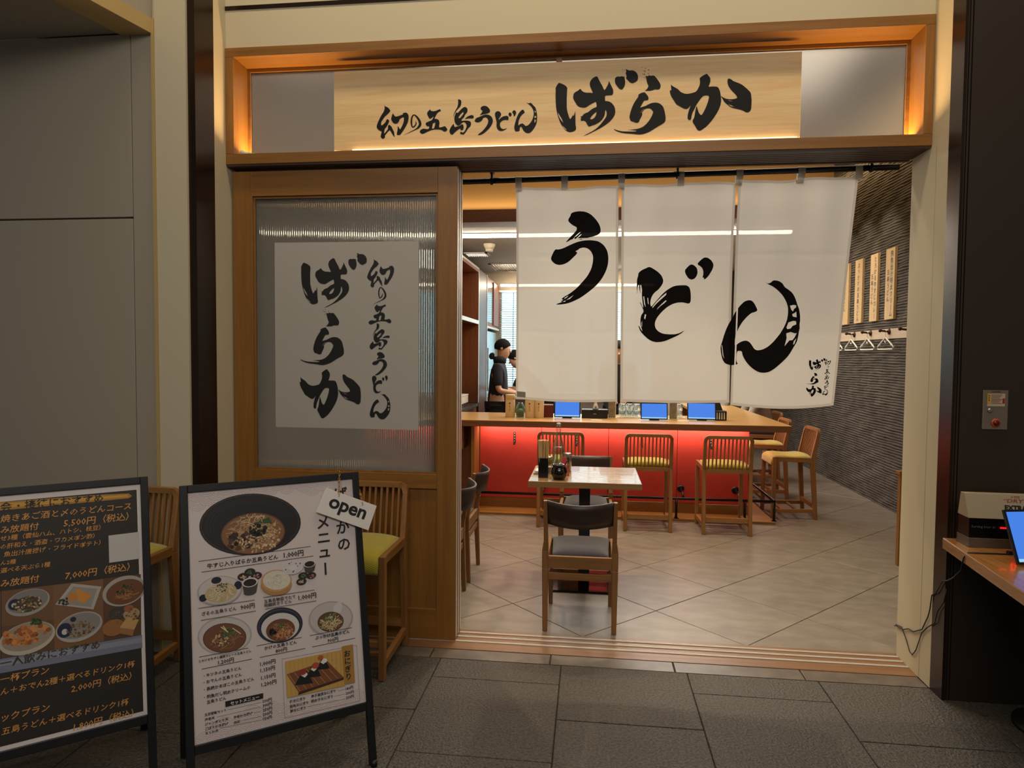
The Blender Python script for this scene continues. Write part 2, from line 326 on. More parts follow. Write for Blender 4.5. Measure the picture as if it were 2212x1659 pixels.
G('shima', S2, 11.06, [
 [(105,155),(150,170),(178,185),(186,240),(165,330),(110,380),(60,440),(15,520),(-16,600),(0,530),(40,430),(90,350),(110,260)],
 [(60,470),(100,490),(140,440),(200,380),(260,340),(310,360),(335,400),(325,470),(270,530),(250,590),(200,630),(180,680),(250,670),(340,670),(400,690),(420,740),(400,810),(350,850),(300,930),(240,1010),(200,995),(165,1000),(150,960),(180,930),(215,965),(260,930),(300,850),(315,780),(280,720),(240,700),(185,735),(150,780),(100,795),(40,740),(20,680),(15,590),(40,520)],
 [(260,635),(330,570),(430,535),(470,550),(485,590),(460,620),(380,615),(300,625)],
 [(5,740),(10,800),(35,830),(75,810),(140,800),(200,750),(235,780),(240,850),(220,900),(160,900),(165,850),(100,890),(30,950),(-25,1010),(-70,1000),(-105,930),(-80,850),(-40,790)]],
 {1: [[(120,580),(170,510),(225,460),(240,500),(195,560),(160,605),(118,615)]]})
G('u', S2, 11.06, [
 [(640,385),(660,340),(720,315),(790,325),(850,380),(875,440),(855,480),(780,510),(700,520),(620,548),(660,500),(695,435),(660,415)],
 [(500,690),(510,650),(545,605),(600,590),(660,560),(730,530),(820,525),(890,560),(930,620),(940,700),(900,790),(830,880),(740,960),(660,1010),(570,1020),(610,980),(680,930),(760,840),(815,750),(830,670),(800,605),(750,590),(700,610),(690,650),(640,695),(570,718)]])
G('do', S2, 11.06, [
 [(985,510),(1000,470),(1050,440),(1110,460),(1140,520),(1110,580),(1080,620),(1075,660),(1120,610),(1180,570),(1280,552),(1310,580),(1312,660),(1230,650),(1160,670),(1110,720),(1105,790),(1130,850),(1190,880),(1285,845),(1230,890),(1160,920),(1090,915),(1040,870),(1020,790),(1030,710),(1005,620),(990,560)],
 [(1310,500),(1345,470),(1385,500),(1385,545),(1350,578),(1315,545)],
 [(1395,465),(1435,420),(1475,430),(1498,480),(1475,540),(1440,578),(1430,520)]])
G('n', S2, 11.06, [
 [(1575,470),(1620,420),(1665,405),(1705,480),(1650,510),(1600,570),(1560,650),(1545,730),(1545,790),(1600,745),(1650,738),(1690,770),(1715,800),(1770,790),(1830,730),(1880,650),(1910,560),(1915,470),(1895,400),(1850,330),(1790,275),(1730,240),(1800,260),(1830,240),(1870,265),(1900,305),(1950,350),(1970,410),(1990,500),(1995,600),(1985,720),(1950,810),(1890,900),(1830,960),(1770,975),(1710,955),(1660,900),(1625,820),(1595,815),(1575,860),(1580,920),(1480,935),(1455,890),(1445,820),(1470,720),(1500,620),(1535,530)]],
 {0: [[(1930,430),(1962,440),(1960,480),(1938,470)], [(1930,560),(1970,552),(1972,600),(1932,608)], [(1928,640),(1970,650),(1955,695),(1930,725)]]})
G('big_u', (1170, 440), 6.912, [
 [(440,150),(480,130),(560,118),(650,128),(730,165),(800,230),(860,310),(882,380),(880,430),(850,465),(780,495),(700,515),(620,540),(590,528),(545,550),(480,565),(385,590),(440,550),(500,500),(430,545),(350,588),(420,510),(480,450),(525,400),(525,355),(470,330),(420,290),(395,258),(405,225),(430,190)],
 [(218,678),(240,688),(320,668),(420,620),(520,580),(620,558),(740,552),(850,565),(930,620),(980,700),(998,800),(992,900),(960,1010),(900,1120),(810,1230),(700,1320),(590,1400),(480,1455),(380,1490),(270,1505),(200,1502),(320,1460),(270,1462),(330,1430),(290,1425),(330,1390),(420,1340),(520,1265),(600,1180),(680,1090),(740,980),(765,880),(770,790),(740,720),(690,675),(630,660),(570,672),(545,695),(500,715),(535,730),(520,760),(480,800),(400,870),(330,905),(260,915),(200,900),(150,855),(138,820),(155,770),(190,700)]],
 {0: [[(470,520),(560,440),(590,425),(520,490)], [(500,535),(580,470),(600,465),(540,520)]], 1: [[(345,1402),(400,1368),(380,1395),(335,1422)], [(365,1438),(480,1362),(420,1420)], [(310,1465),(360,1440),(350,1462)]]})
G('big_do', (1360, 540), 7.54, [
 [(145,370),(200,325),(260,300),(310,277),(350,285),(410,325),(470,370),(520,430),(545,500),(535,550),(505,600),(465,650),(410,690),(370,740),(345,800),(335,870),(350,930),(400,870),(460,800),(540,710),(620,645),(700,600),(760,585),(840,580),(920,580),(965,610),(985,680),(990,770),(985,850),(960,880),(910,870),(860,858),(780,860),(700,880),(610,930),(530,1000),(460,1080),(420,1150),(408,1220),(425,1280),(470,1330),(540,1365),(640,1375),(740,1375),(820,1350),(890,1308),(850,1350),(780,1395),(690,1435),(590,1480),(500,1500),(430,1502),(360,1485),(300,1450),(240,1395),(180,1330),(140,1230),(160,1240),(185,1290),(215,1330),(185,1240),(175,1150),(190,1060),(235,1000),(200,920),(168,850),(180,850),(215,940),(225,930),(210,830),(200,720),(205,640),(185,560),(172,590),(180,720),(160,640),(155,560),(130,600),(128,740),(118,600),(120,480),(140,420)],
 [(890,340),(930,290),(980,245),(1020,242),(1055,265),(1090,300),(1102,370),(1085,430),(1050,475),(1000,492),(950,470),(905,400)],
 [(1090,235),(1150,170),(1210,125),(1270,130),(1330,175),(1365,240),(1350,310),(1310,380),(1260,450),(1205,492),(1200,450),(1175,460),(1195,400),(1190,330),(1160,280)]],
 {0: [[(222,760),(238,752),(250,850),(262,930),(238,880)], [(370,950),(430,880),(500,815),(590,735),(595,700),(520,760),(440,840),(375,920)], [(288,780),(302,780),(312,890),(298,870)],
      [(440,975),(500,915),(560,870),(600,830),(580,825),(520,880),(460,940)], [(250,1045),(272,1050),(255,1130),(238,1110)], [(195,1190),(205,1150),(205,1240),(198,1250)]]})
G('big_n', (1540, 590), 7.2143, [
 [(780,115),(850,165),(900,150),(940,110),(1020,120),(1080,160),(1110,220),(1170,260),(1230,310),(1270,380),(1298,460),(1310,500),(1335,560),(1350,650),(1352,740),(1340,800),(1345,860),(1330,910),(1320,980),(1300,1070),(1250,1150),(1200,1240),(1150,1310),(1060,1400),(960,1490),(880,1540),(800,1556),(720,1545),(640,1500),(560,1430),(500,1350),(462,1270),(455,1215),(385,1210),(370,1260),(365,1340),(375,1390),(395,1415),(345,1430),(280,1435),(190,1410),(150,1350),(125,1250),(115,1150),(145,1060),(180,940),(230,820),(300,700),(360,590),(420,510),(490,440),(560,420),(610,430),(650,480),(680,540),(697,580),(660,605),(600,620),(530,680),(460,760),(410,840),(370,930),(345,1010),(340,1145),(400,1090),(460,1060),(520,1050),(570,1070),(610,1120),(650,1185),(700,1205),(780,1190),(860,1145),(940,1070),(1020,970),(1090,860),(1140,750),(1160,640),(1160,530),(1130,440),(1080,350),(1010,270),(930,205),(860,175)]],
 {0: [[(1190,510),(1250,497),(1290,505),(1285,540),(1260,555),(1235,600),(1210,570)], [(1225,640),(1260,625),(1290,600),(1295,690),(1235,680)], [(1165,770),(1240,745),(1285,750),(1290,800),(1230,825),(1200,865),(1150,875),(1135,850)],
      [(1130,940),(1200,918),(1265,940),(1295,935),(1265,1000),(1230,1045),(1180,1050),(1140,1100),(1108,1138),(1140,1010)], [(1250,1060),(1290,1015),(1262,1100),(1238,1118)], [(132,1120),(143,1125),(160,1260),(176,1335),(150,1280)]]})

def glyph_plane(name, Y):
    """outlines as (x, z) metres on the plane y = Y where they were measured"""
    org, sc, polys, holes = GL[name]
    cv = lambda l: [(lambda p: (p.x, p.z))(onY(org[0]+a/sc, org[1]+b/sc, Y)) for a, b in l]
    return [cv(p) for p in polys], {k: [cv(h) for h in v] for k, v in holes.items()}
def bbox(polys):
    xs = [p[0] for l in polys for p in l]; zs = [p[1] for l in polys for p in l]; return min(xs), max(xs), min(zs), max(zs)
def px_bbox(x0, x1, y0, y1, Y):
    return (onY(x0, (y0+y1)/2, Y).x, onY(x1, (y0+y1)/2, Y).x, onY((x0+x1)/2, y1, Y).z, onY((x0+x1)/2, y0, Y).z)
def put_glyph(mb, name, Ysrc, to3, dst=None, mi=0):
    polys, holes = glyph_plane(name, Ysrc)
    if dst:
        a = bbox(polys); kx = (dst[1]-dst[0])/(a[1]-a[0]); kz = (dst[3]-dst[2])/(a[3]-a[2])
        fn = lambda l: [(dst[0]+(p[0]-a[0])*kx, dst[2]+(p[1]-a[2])*kz) for p in l]
        polys = [fn(p) for p in polys]; holes = {k: [fn(h) for h in v] for k, v in holes.items()}
    for i, p in enumerate(polys): fillpoly(mb, [chaikin(p)]+[h for h in holes.get(i, [])], to3, mi)

# ================================================================== SETTING
def clip(poly, ax, v, keep_less):
    out = []
    for i in range(len(poly)):
        a = poly[i]; b = poly[(i+1) % len(poly)]
        ia = (a[ax] <= v) == keep_less; ib = (b[ax] <= v) == keep_less
        if ia: out.append(a)
        if ia != ib:
            t = (v-a[ax])/(b[ax]-a[ax]); out.append((a[0]+(b[0]-a[0])*t, a[1]+(b[1]-a[1])*t))
    return out
def slab(poly, z0, z1, name, m, parent, jit=.0015):
    """one bevelled stone piece: polygon footprint, thin chamfer"""
    cx = sum(p[0] for p in poly)/len(poly); cy = sum(p[1] for p in poly)/len(poly); n = len(poly)
    dz = random.uniform(-jit, 0); q = [(cx+(p[0]-cx)*(1-.0022/max(.05, math.hypot(p[0]-cx, p[1]-cy))), cy+(p[1]-cy)*(1-.0022/max(.05, math.hypot(p[0]-cx, p[1]-cy)))) for p in poly]
    vs = [(p[0]-cx, p[1]-cy, z0) for p in poly]+[(p[0]-cx, p[1]-cy, z1+dz-.0015) for p in poly]+[(p[0]-cx, p[1]-cy, z1+dz) for p in q]
    fs = [tuple(range(2*n, 3*n))]
    for L in (0, n):
        for k in range(n): fs.append((L+k, L+(k+1) % n, L+n+(k+1) % n, L+n+k))
    mb = MB(); mb.add(vs, fs); o = mb.build(name, m, parent); o.location = (cx, cy, 0); return o

floor = struct(MB().box(-5, 5, -3, 3.2, -.06, -.006).box(-3.2, 3.1, 3.2, 13.4, -.06, -.006).build('floor', GROUT))
# outside paving: columns .594 wide, running bond
g = .0022
for c in range(-7, 8):
    x0 = .472+(c-1)*.594; x1 = x0+.594
    y = 3.175; first = .19 if c % 2 else .485
    while y > -1.2:
        h = first if y > 3.17 else .59
        slab([(x0+g, y-h+g), (x1-g, y-h+g), (x1-g, y-g), (x0+g, y-g)], -.03, 0, 'paving_slab', STONE, floor); y -= h
# honed border strip in front of the sill
for k in range(-6, 4):
    x0 = -.178+k*.5965; x1 = x0+.5965
    x0 = max(x0, -1.9); x1 = min(x1, 1.55)
    if x1-x0 > .05: slab([(x0+.003, 3.18), (x1-.003, 3.18), (x1-.003, 3.282), (x0+.003, 3.282)], -.03, 0, 'border_stone', STONE2, floor)
# interior tiles laid diagonally, 0.6 m square
D = .6*math.sqrt(2); gx, gy = -.448, 3.944
for i in range(-8, 12):
    for j in range(-4, 25):
        if (i+j) % 2: continue
        cx = gx+(i+1)*D/2; cy = gy+j*D/2
        h = D/2-.003
        P = [(cx-h, cy), (cx, cy-h), (cx+h, cy), (cx, cy+h)]
        for ax, v, kl in ((0, -2.7, False), (0, 2.965, True), (1, 3.528, False), (1, 13.2, True)):
            P = clip(P, ax, v, kl)
            if len(P) < 3: break
        if len(P) >= 3:
            a = abs(sum(P[k][0]*P[(k+1) % len(P)][1]-P[(k+1) % len(P)][0]*P[k][1] for k in range(len(P))))/2
            if a > .004: slab(P, -.03, 0, 'floor_tile', TILE, floor, .0006)
# wooden sill with three aluminium tracks
SILLW = mat('sill_oak', (142, 104, 70), .35, wood=0, rgb2=(112, 78, 50))
sill = struct(MB().box(-1.9, 1.55, 3.284, 3.526, -.03, .001).build('trim_1', SILLW))
for y in (3.485, 3.433, 3.376):
    r = MB(); r.box(-1.9, 1.549, y-.007, y+.007, .001, .003)
    r.box(-1.9, 1.549, y-.007, y-.0055, .003, .0055); r.box(-1.9, 1.549, y+.0055, y+.007, .003, .0055); r.build('track_rail', ALU, sill)

# front walls
wf = MB(); wf.box(-1.92, 1.57, 3.33, 3.50, 3.045, 5.0); wf.box(-2.0, 1.6, 3.325, 3.34, 3.265, 3.285, 1)
struct(wf.build('wall_front', [CREAM, BRONZE]))
wl = MB()
wl.box(-2.7, -1.9, 3.20, 3.52, 0, 5)                       # cream reveal left
o = struct(wl.build('wall_left_jamb', CREAM)); o.name = 'wall_left'
MB().box(-2.093, -1.935, 3.035, 3.20, 0, 5).build('pillar_face', CREAM, o)
MB().box(-2.108, -2.094, 3.028, 3.20, 0, 3.09).build('brass_strip', GOLD, o)
MB().box(-2.222, -2.110, 3.046, 3.20, 0, 3.035).build('panel', GREYPANEL, o)
for z0, z1 in ((0, 2.149), (2.157, 3.030)): MB().box(-4.6, -2.227, 3.046, 3.20, z0, z1).build('panel', GREYPANEL, o, bev=.002)
MB().box(-4.6, -1.936, 3.05, 3.21, 3.09, 5).build('upper_panel', CREAM, o)
c = MB(); c.box(-1.935, -1.898, 3.05, 3.062, 0, 5); c.box(-1.915, -1.898, 3.062, 3.212, 0, 5); struct(c.build('trim_2', BRONZE))
# slanting bulkhead over the left bay
d = Vector((sin(radians(12.8)), cos(radians(12.8)), 0)); e = Vector((-2.112, 3.046, 0)); s0 = e-d*3.4; nrm = Vector((-d.y, d.x, 0))
b = MB(); b.hexa([tuple(s0+Vector((0, 0, 3.035))), tuple(e+Vector((0, 0, 3.035))), (-4.6, 3.046, 3.035), (-4.6, s0.y, 3.035)]+[tuple(s0+Vector((0, 0, 5))), tuple(e+Vector((0, 0, 5))), (-4.6, 3.046, 5), (-4.6, s0.y, 5)])
bh = struct(b.build('ceiling', GREYPANEL, recalc=True))
b = MB(); b.bar(s0-nrm*.006+Vector((0, 0, 3.055)), e-nrm*.006+Vector((0, 0, 3.055)), .012, .07, side=nrm)
b.bar(s0+nrm*.07+Vector((0, 0, 3.028)), e+nrm*.07+Vector((0, 0, 3.028)), .16, .012, side=nrm, mi=0)
b.build('brass_edge', GOLD, bh)
# right side: cream reveal, bronze return, black wall
wr = struct(MB().box(1.55, 3.2, 3.172, 3.51, 0, 5).build('wall_right_jamb', CREAM)); wr.name = 'wall_front_right'
MB().box(1.5495, 1.553, 3.275, 3.279, 0, 2.46).build('panel_joint', GREYPANEL, wr)
struct(MB().box(1.548, 1.560, 3.068, 3.171, 0, 5).build('trim_3', BRONZE))
wb = MB(); wb.box(1.560, 1.566, 3.072, 3.171, 0, 5); wb.box(1.570, 1.578, 3.072, 3.171, 0, 5); wb.box(1.582, 4.6, 3.070, 3.171, 0, 5); wb.box(1.560, 4.6, 3.09, 3.171, 0, 5)
struct(wb.build('wall_black', BLACKW)); bpy.data.objects['wall_black'].name = 'wall_front_far_right'

# transom sign box = window_1
tr = sroot('window_1', (0, 3.4, 2.47))
X0, X1, ZB, ZT, YF, YB = -1.9, 1.549, 2.478, 3.072, 3.32, 3.52
def P(mb, n, m, par, bev=0): return mb.build(n, m, par, world=True, bev=bev)
P(MB().box(X0, X1, YF, YB, ZB, 2.532), 'bottom_rail', OAKX, tr, .002)
P(MB().box(X0, X1, YF, YB, 3.025, ZT), 'top_rail', OAKX, tr, .002)
P(MB().box(X0, -1.855, YF, YB, 2.532, 3.025), 'side_post', OAKZ, tr, .002)
P(MB().box(1.508, X1, YF, YB, 2.532, 3.025), 'side_post', OAKZ, tr, .002)
f = MB()
for a in ((-1.855, -1.838, 3.465, 3.49, 2.532, 3.025), (1.491, 1.508, 3.465, 3.49, 2.532, 3.025), (-1.838, 1.491, 3.465, 3.49, 3.006, 3.025), (-1.838, 1.491, 3.465, 3.49, 2.532, 2.540)): f.box(*a)
P(f, 'glazing_bead', OAKX, tr)
P(MB().box(-.192, -.164, 3.452, 3.474, 2.54, 3.008), 'mullion', OAKZ, tr)
FROST = mat('frosted_glass_blank', (225, 222, 214), .42)
for a, c_ in ((-1.838, -.192), (-.164, 1.491)): P(MB().box(a, c_, 3.475, 3.481, 2.540, 3.006), 'glass_pane', FROST, tr)
# grooved soffit below
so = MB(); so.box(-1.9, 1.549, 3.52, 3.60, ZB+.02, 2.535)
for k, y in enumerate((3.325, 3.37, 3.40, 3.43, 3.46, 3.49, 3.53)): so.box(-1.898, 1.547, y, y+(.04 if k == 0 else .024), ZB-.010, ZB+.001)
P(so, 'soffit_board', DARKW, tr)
LEDM = mat('led_tape', (255, 240, 210), .5, emit=(255, 214, 160), estr=2.5)
l = MB(); l.box(-1.24, .97, 3.384, 3.394, 2.534, 2.5565)
for a, c_ in ((-1.83, -1.36), (1.0, 1.495)): l.box(a, c_, 3.400, 3.412, 2.534, 2.545)
tag(l.build('led_strip', LEDM), 'thin glowing light strip along the foot of the wooden sign board', 'light')
wbk = thing('led_bracket', 'small white clip at the lower left corner of the wooden sign box', 'bracket', (-1.82, 3.345, 2.532))
MB().lathe([(.012, 0), (.012, .006)], (0, 0, .012), 16, axis=(0, -1, 0)).bar((.0, 0, .012), (.07, .02, .004), .01, .012).build('clip', mat('white_plastic', (226, 224, 216), .4), wbk)

# sign board and its calligraphy
YS = 3.40
sb = thing('sign_board', 'long pale wooden shop sign with black brush calligraphy above the entrance', 'sign', (-.178, YS, 2.76))
MB().box(-1.345, .988, YS, YS+.022, 2.558, 2.963).build('board', HINOKI, sb, world=True, bev=.0015)
mb = MB(); put = lambda x, z: Vector((x, YS-.0012, z))
for n, bb in (('ba', (1199.5, 1377.5, 152, 294)), ('ra', (1324.8, 1438.5, 155, 291)), ('ka', (1446, 1623.5, 159, 282))):
    put_glyph(mb, n, 3.38, put, px_bbox(*bb, YS))
for n in ('maboroshi', 'no', 'go', 'shima', 'u', 'do', 'n'): put_glyph(mb, n, YS, put)
for (x, y, r) in ((1905, 52, 7), (1975, 68, 9), (2040, 103, 12), (1962, 122, 11), (1930, 122, 7), (1512, 95, 6), (1560, 105, 6), (1520, 135, 5), (1950, 182, 8)):
    p = onY(1180+x/9.217, 140+y/9.217, YS); r = r*.00025; fillpoly(mb, [[(p.x-r, p.z), (p.x, p.z-r), (p.x+r, p.z), (p.x, p.z+r)]], put)
mb.build('calligraphy', INK, sb, world=True)

# sliding doors stacked at the left
REED = bpy.data.materials.new('reeded_glass'); REED.use_nodes = True; nt = REED.node_tree; nt.nodes.clear()
N = nt.nodes.new; L = nt.links.new
out = N('ShaderNodeOutputMaterial'); rf = N('ShaderNodeBsdfRefraction'); rf.inputs['IOR'].default_value = 1.33; rf.inputs['Roughness'].default_value = .03
rf.inputs['Color'].default_value = (.93, .93, .92, 1)
gl = N('ShaderNodeBsdfGlossy'); gl.inputs['Roughness'].default_value = .25; df = N('ShaderNodeBsdfTranslucent'); df.inputs['Color'].default_value = (.9, .88, .85, 1)
tc = N('ShaderNodeTexCoord'); wv = N('ShaderNodeTexWave'); wv.wave_type = 'BANDS'; wv.bands_direction = 'X'; wv.inputs['Scale'].default_value = 26; wv.wave_profile = 'SIN'
bp = N('ShaderNodeBump'); bp.inputs['Strength'].default_value = 1; bp.inputs['Distance'].default_value = .005
nz = N('ShaderNodeTexNoise'); nz.inputs['Scale'].default_value = 25; mpn = N('ShaderNodeMapping'); mpn.inputs['Scale'].default_value = (1, 1, .3)
b2 = N('ShaderNodeBump'); b2.inputs['Strength'].default_value = .3; b2.inputs['Distance'].default_value = .004
L(tc.outputs['Object'], wv.inputs[0]); L(wv.outputs['Fac'], bp.inputs['Height']); L(tc.outputs['Object'], mpn.inputs[0]); L(mpn.outputs[0], nz.inputs[0]); L(nz.outputs[0], b2.inputs['Height']); L(b2.outputs[0], bp.inputs['Normal'])
m1 = N('ShaderNodeMixShader'); m1.inputs[0].default_value = .40; m2 = N('ShaderNodeMixShader'); m2.inputs[0].default_value = .06
L(bp.outputs[0], rf.inputs['Normal']); L(rf.outputs[0], m1.inputs[1]); L(df.outputs[0], m1.inputs[2]); L(m1.outputs[0], m2.inputs[1]); L(gl.outputs[0], m2.inputs[2]); L(m2.outputs[0], out.inputs[0])
REEDF = REED.copy(); REEDF.name = 'reeded_glass_front'
for n_ in list(REEDF.node_tree.nodes):
    if n_.type == 'BSDF_REFRACTION':
        for l_ in list(n_.inputs['Normal'].links): REEDF.node_tree.links.remove(l_)
FROST = REEDF.copy(); FROST.name = 'frosted_glass'
for n_ in FROST.node_tree.nodes:
    if n_.type == 'BSDF_REFRACTION': n_.inputs['Roughness'].default_value = .6; n_.inputs['IOR'].default_value = 1.15
    if n_.type == 'MIX_SHADER' and abs(n_.inputs[0].default_value-.40) < .01: n_.inputs[0].default_value = .17
for o_ in tr.children:
    if o_.name.startswith('glass_pane'): o_.data.materials[0] = FROST
CLEAR = bpy.data.materials.new('clear_glass'); CLEAR.use_nodes = True; nt = CLEAR.node_tree; nt.nodes.clear(); N = nt.nodes.new; L = nt.links.new
out = N('ShaderNodeOutputMaterial'); tp = N('ShaderNodeBsdfTransparent'); tp.inputs[0].default_value = (.96, .97, .96, 1); gs = N('ShaderNodeBsdfGlossy'); gs.inputs['Roughness'].default_value = .02
fr = N('ShaderNodeFresnel'); fr.inputs[0].default_value = 1.45; ms = N('ShaderNodeMixShader'); L(fr.outputs[0], ms.inputs[0]); L(tp.outputs[0], ms.inputs[1]); L(gs.outputs[0], ms.inputs[2]); L(ms.outputs[0], out.inputs[0])
def door(name, y, front):
    r = sroot(name, (-1.29, y, 0)); yb = y+.040; z0 = .006
    q = lambda *a: MB().box(*a)
    P(q(-1.889, -1.781, y, yb, z0, 2.452), 'stile', OAKZ, r, .002)
    P(q(-.784, -.682, y, yb, z0, 2.452), 'stile', OAKZ, r, .002)
    P(q(-1.781, -.784, y, yb, 2.322, 2.452), 'top_rail', OAKX, r, .0015)
    P(q(-1.781, -.784, y, yb, .800, .876), 'middle_rail', OAKX, r, .0015)
    P(q(-1.781, -.784, y, yb, z0, .165), 'bottom_rail', OAKX, r, .0015)
    P(q(-1.781, -.784, y+.014, yb-.008, .165, .800), 'lower_panel', OAKZ, r)
    f = MB()
    for a in ((-1.781, -1.771, y+.012, y+.034, .876, 2.322), (-.794, -.784, y+.012, y+.034, .876, 2.322), (-1.771, -.794, y+.012, y+.034, 2.310, 2.322), (-1.771, -.794, y+.008, y+.034, .876, .886)): f.box(*a)
    P(f, 'glazing_bead', OAKZ, r)
    pm = q(-1.771, -.794, y+.020, y+.024, .886, 2.310)
    if front: pm.m = [0, 0, 1, 0, 0, 0]
    P(pm, 'glass_pane', [REED, REEDF] if front else CLEAR, r)
    P(q(-.6822, -.6805, y+.008, y+.030, .02, 2.44), 'edge_strip', ALU, r)
    return r
door('door_1', 3.366, True); door('door_2', 3.418, False); door('door_3', 3.468, False)

# poster on the door
YP = 3.382
po = thing('poster', 'grey-white poster with black vertical brush calligraphy stuck on the sliding door glass', 'poster', (-1.276, YP, 1.6))
MB().box(-1.667, -.886, YP, YP+.003, 1.104, 2.081).build('sheet', POSTERW, po, world=True)
mb = MB(); put = lambda x, z: Vector((x, YP-.0010, z))
for n in ('ba', 'ra', 'ka'): put_glyph(mb, n, YP, put)
for n, bb in (('maboroshi', (793, 851.6, 557.7, 621)), ('no', (805.8, 835, 620, 657.5)), ('go', (795.8, 846, 657, 701.5)), ('shima', (798, 842.3, 698, 755.6)),
              ('u', (803.9, 836.4, 760.3, 811)), ('do', (803.6, 838, 810.7, 849.8)), ('n', (798.6, 843.4, 850.5, 906))):
    put_glyph(mb, n, YS, put, px_bbox(*bb, YP))
mb.build('calligraphy', INKF, po, world=True)

# ------------------------------------------------------------------ noren curtain and its rod
ROD_A = Vector((-1.0, 3.62, 2.436)); ROD_B = Vector((1.535, 3.62, 2.464))
rod = thing('curtain_rod', 'black metal rod under the lintel carrying the white shop curtain', 'rod', (0, 3.62, 2.46))
MB().cyl(ROD_A, ROD_B, .0155).build('pole', BLACK, rod, world=True)
for x in (-.543, .44, 1.40):
    z = 2.436+(x+1)/2.535*.028
    m = MB(); m.cyl((x-.008, 3.62, z), (x+.008, 3.62, z), .022); m.box(x-.005, x+.005, 3.605, 3.635, z, z+.045); m.box(x-.012, x+.012, 3.59, 3.64, z+.04, z+.05); m.build('bracket', BLACK, rod, world=True)
CLOTH = bpy.data.materials.new('white_curtain_cloth'); CLOTH.use_nodes = True; nt = CLOTH.node_tree; nt.nodes.clear(); N = nt.nodes.new; L = nt.links.new
def clothmat(mt, rgb, trl, hole):
    nt = mt.node_tree; N = nt.nodes.new; L = nt.links.new
    out = N('ShaderNodeOutputMaterial'); d_ = N('ShaderNodeBsdfDiffuse'); d_.inputs[0].default_value = (*lin(rgb), 1)
    t_ = N('ShaderNodeBsdfTranslucent'); t_.inputs[0].default_value = (*lin(rgb), 1); h_ = N('ShaderNodeBsdfTransparent')
    a_ = N('ShaderNodeMixShader'); a_.inputs[0].default_value = trl; c_ = N('ShaderNodeMixShader')
    tc = N('ShaderNodeTexCoord'); n1 = N('ShaderNodeTexNoise'); n1.inputs['Scale'].default_value = 640; n1.inputs['Detail'].default_value = 2
    mr = N('ShaderNodeMapRange'); mr.inputs[1].default_value = .42; mr.inputs[2].default_value = .66; mr.inputs[3].default_value = 0; mr.inputs[4].default_value = hole*2.4
    L(tc.outputs['Object'], n1.inputs[0]); L(n1.outputs[0], mr.inputs[0]); L(mr.outputs[0], c_.inputs[0])
    L(d_.outputs[0], a_.inputs[1]); L(t_.outputs[0], a_.inputs[2]); L(a_.outputs[0], c_.inputs[1]); L(h_.outputs[0], c_.inputs[2]); L(c_.outputs[0], out.inputs[0])
clothmat(CLOTH, (240, 236, 228), .42, .03)
CLINK = bpy.data.materials.new('curtain_ink'); CLINK.use_nodes = True; CLINK.node_tree.nodes.clear(); clothmat(CLINK, (20, 18, 18), .15, .008)
HEM = bpy.data.materials.new('curtain_hem'); HEM.use_nodes = True; HEM.node_tree.nodes.clear(); clothmat(HEM, (222, 214, 202), .34, .0)
YN = 3.63
def wav(x, z):   # folds of the hanging cloth
    t = (2.42-z)/1.2
    return .008*sin(7.5*x+1.2)*(.3+t) + .014*sin(13*x+2.5*z)*(.25+.5*(1-t)) + .008*sin(29*x-4*z+1)*(1-t)**1.3 + .006*sin(5*z+3*x) - .0035*math.exp(-((z-2.03)/.006)**2) - .003*math.exp(-((z-1.62)/.006)**2)
nor = thing('shop_curtain', 'white split curtain with large black brush letters hanging in the entrance', 'curtain', (.45, YN, 2.44))
# panel outlines: left and right edge x as functions of height, bottom curve
ZTOP = 2.405
PAN = [(lambda t: -.410+.008*t, lambda t: .137+.009*t-.014*sin(pi*t)*0, lambda u: 1.262-.010*u-.012*sin(pi*u)),
       (lambda t: .152+.010*t, lambda t: .745-.012*t-.006*sin(pi*t), lambda u: 1.252+.004*u-.004*sin(pi*u)),
       (lambda t: .757-.018*t-.004*sin(pi*t), lambda t: 1.338-.085*t**1.1, lambda u: 1.243+.006*u-.022*sin(pi*u*.85)+.012*u*u)]
def ptop(i, u): return ZTOP+(.014 if i == 2 else .004*i)+.004*sin(9*u+i)-(.010*sin(pi*u) if i == 0 else .004*sin(2*pi*u))
panels = []
for i, (xl, xr, zb) in enumerate(PAN):
    NX, NZ = 44, 84; vs = []; fs = []; mi = []
    for j in range(NZ+1):
        t = j/NZ
        for k in range(NX+1):
            u = k/NX; zt = ptop(i, u); z = zt+(zb(u)-zt)*t; x = xl(t)+(xr(t)-xl(t))*u
            vs.append((x, YN+wav(x, z), z))
    m = MB()
    for j in range(NZ):
        for k in range(NX):
            a = j*(NX+1)+k; fs.append((a, a+1, a+NX+2, a+NX+1)); mi.append(1 if (k in (0, NX-1) or j in (0, NZ-1)) else 0)
    m.add(vs, fs, 0, True); m.m = mi
    p = m.build('cloth_panel', [CLOTH, HEM], nor, world=True); panels.append(p)
    tag(p, ('curtain panel with one large brush letter, nearest the sliding door', 'middle curtain panel', 'curtain panel with small shop name low on its outer side')[i])
def grid_cut(me, step=.035):
    bm = bmesh.new(); bm.from_mesh(me)
    xs = [v.co.x for v in bm.verts]; zs = [v.co.z for v in bm.verts]
    for ax, lo, hi in ((0, min(xs), max(xs)), (2, min(zs), max(zs))):
        v = math.ceil(lo/step)*step
        while v < hi:
            co = [0, 0, 0]; co[ax] = v; no = [0, 0, 0]; no[ax] = 1
            bmesh.ops.bisect_plane(bm, geom=bm.verts[:]+bm.edges[:]+bm.faces[:], plane_co=co, plane_no=no); v += step
    bm.to_mesh(me); bm.free()
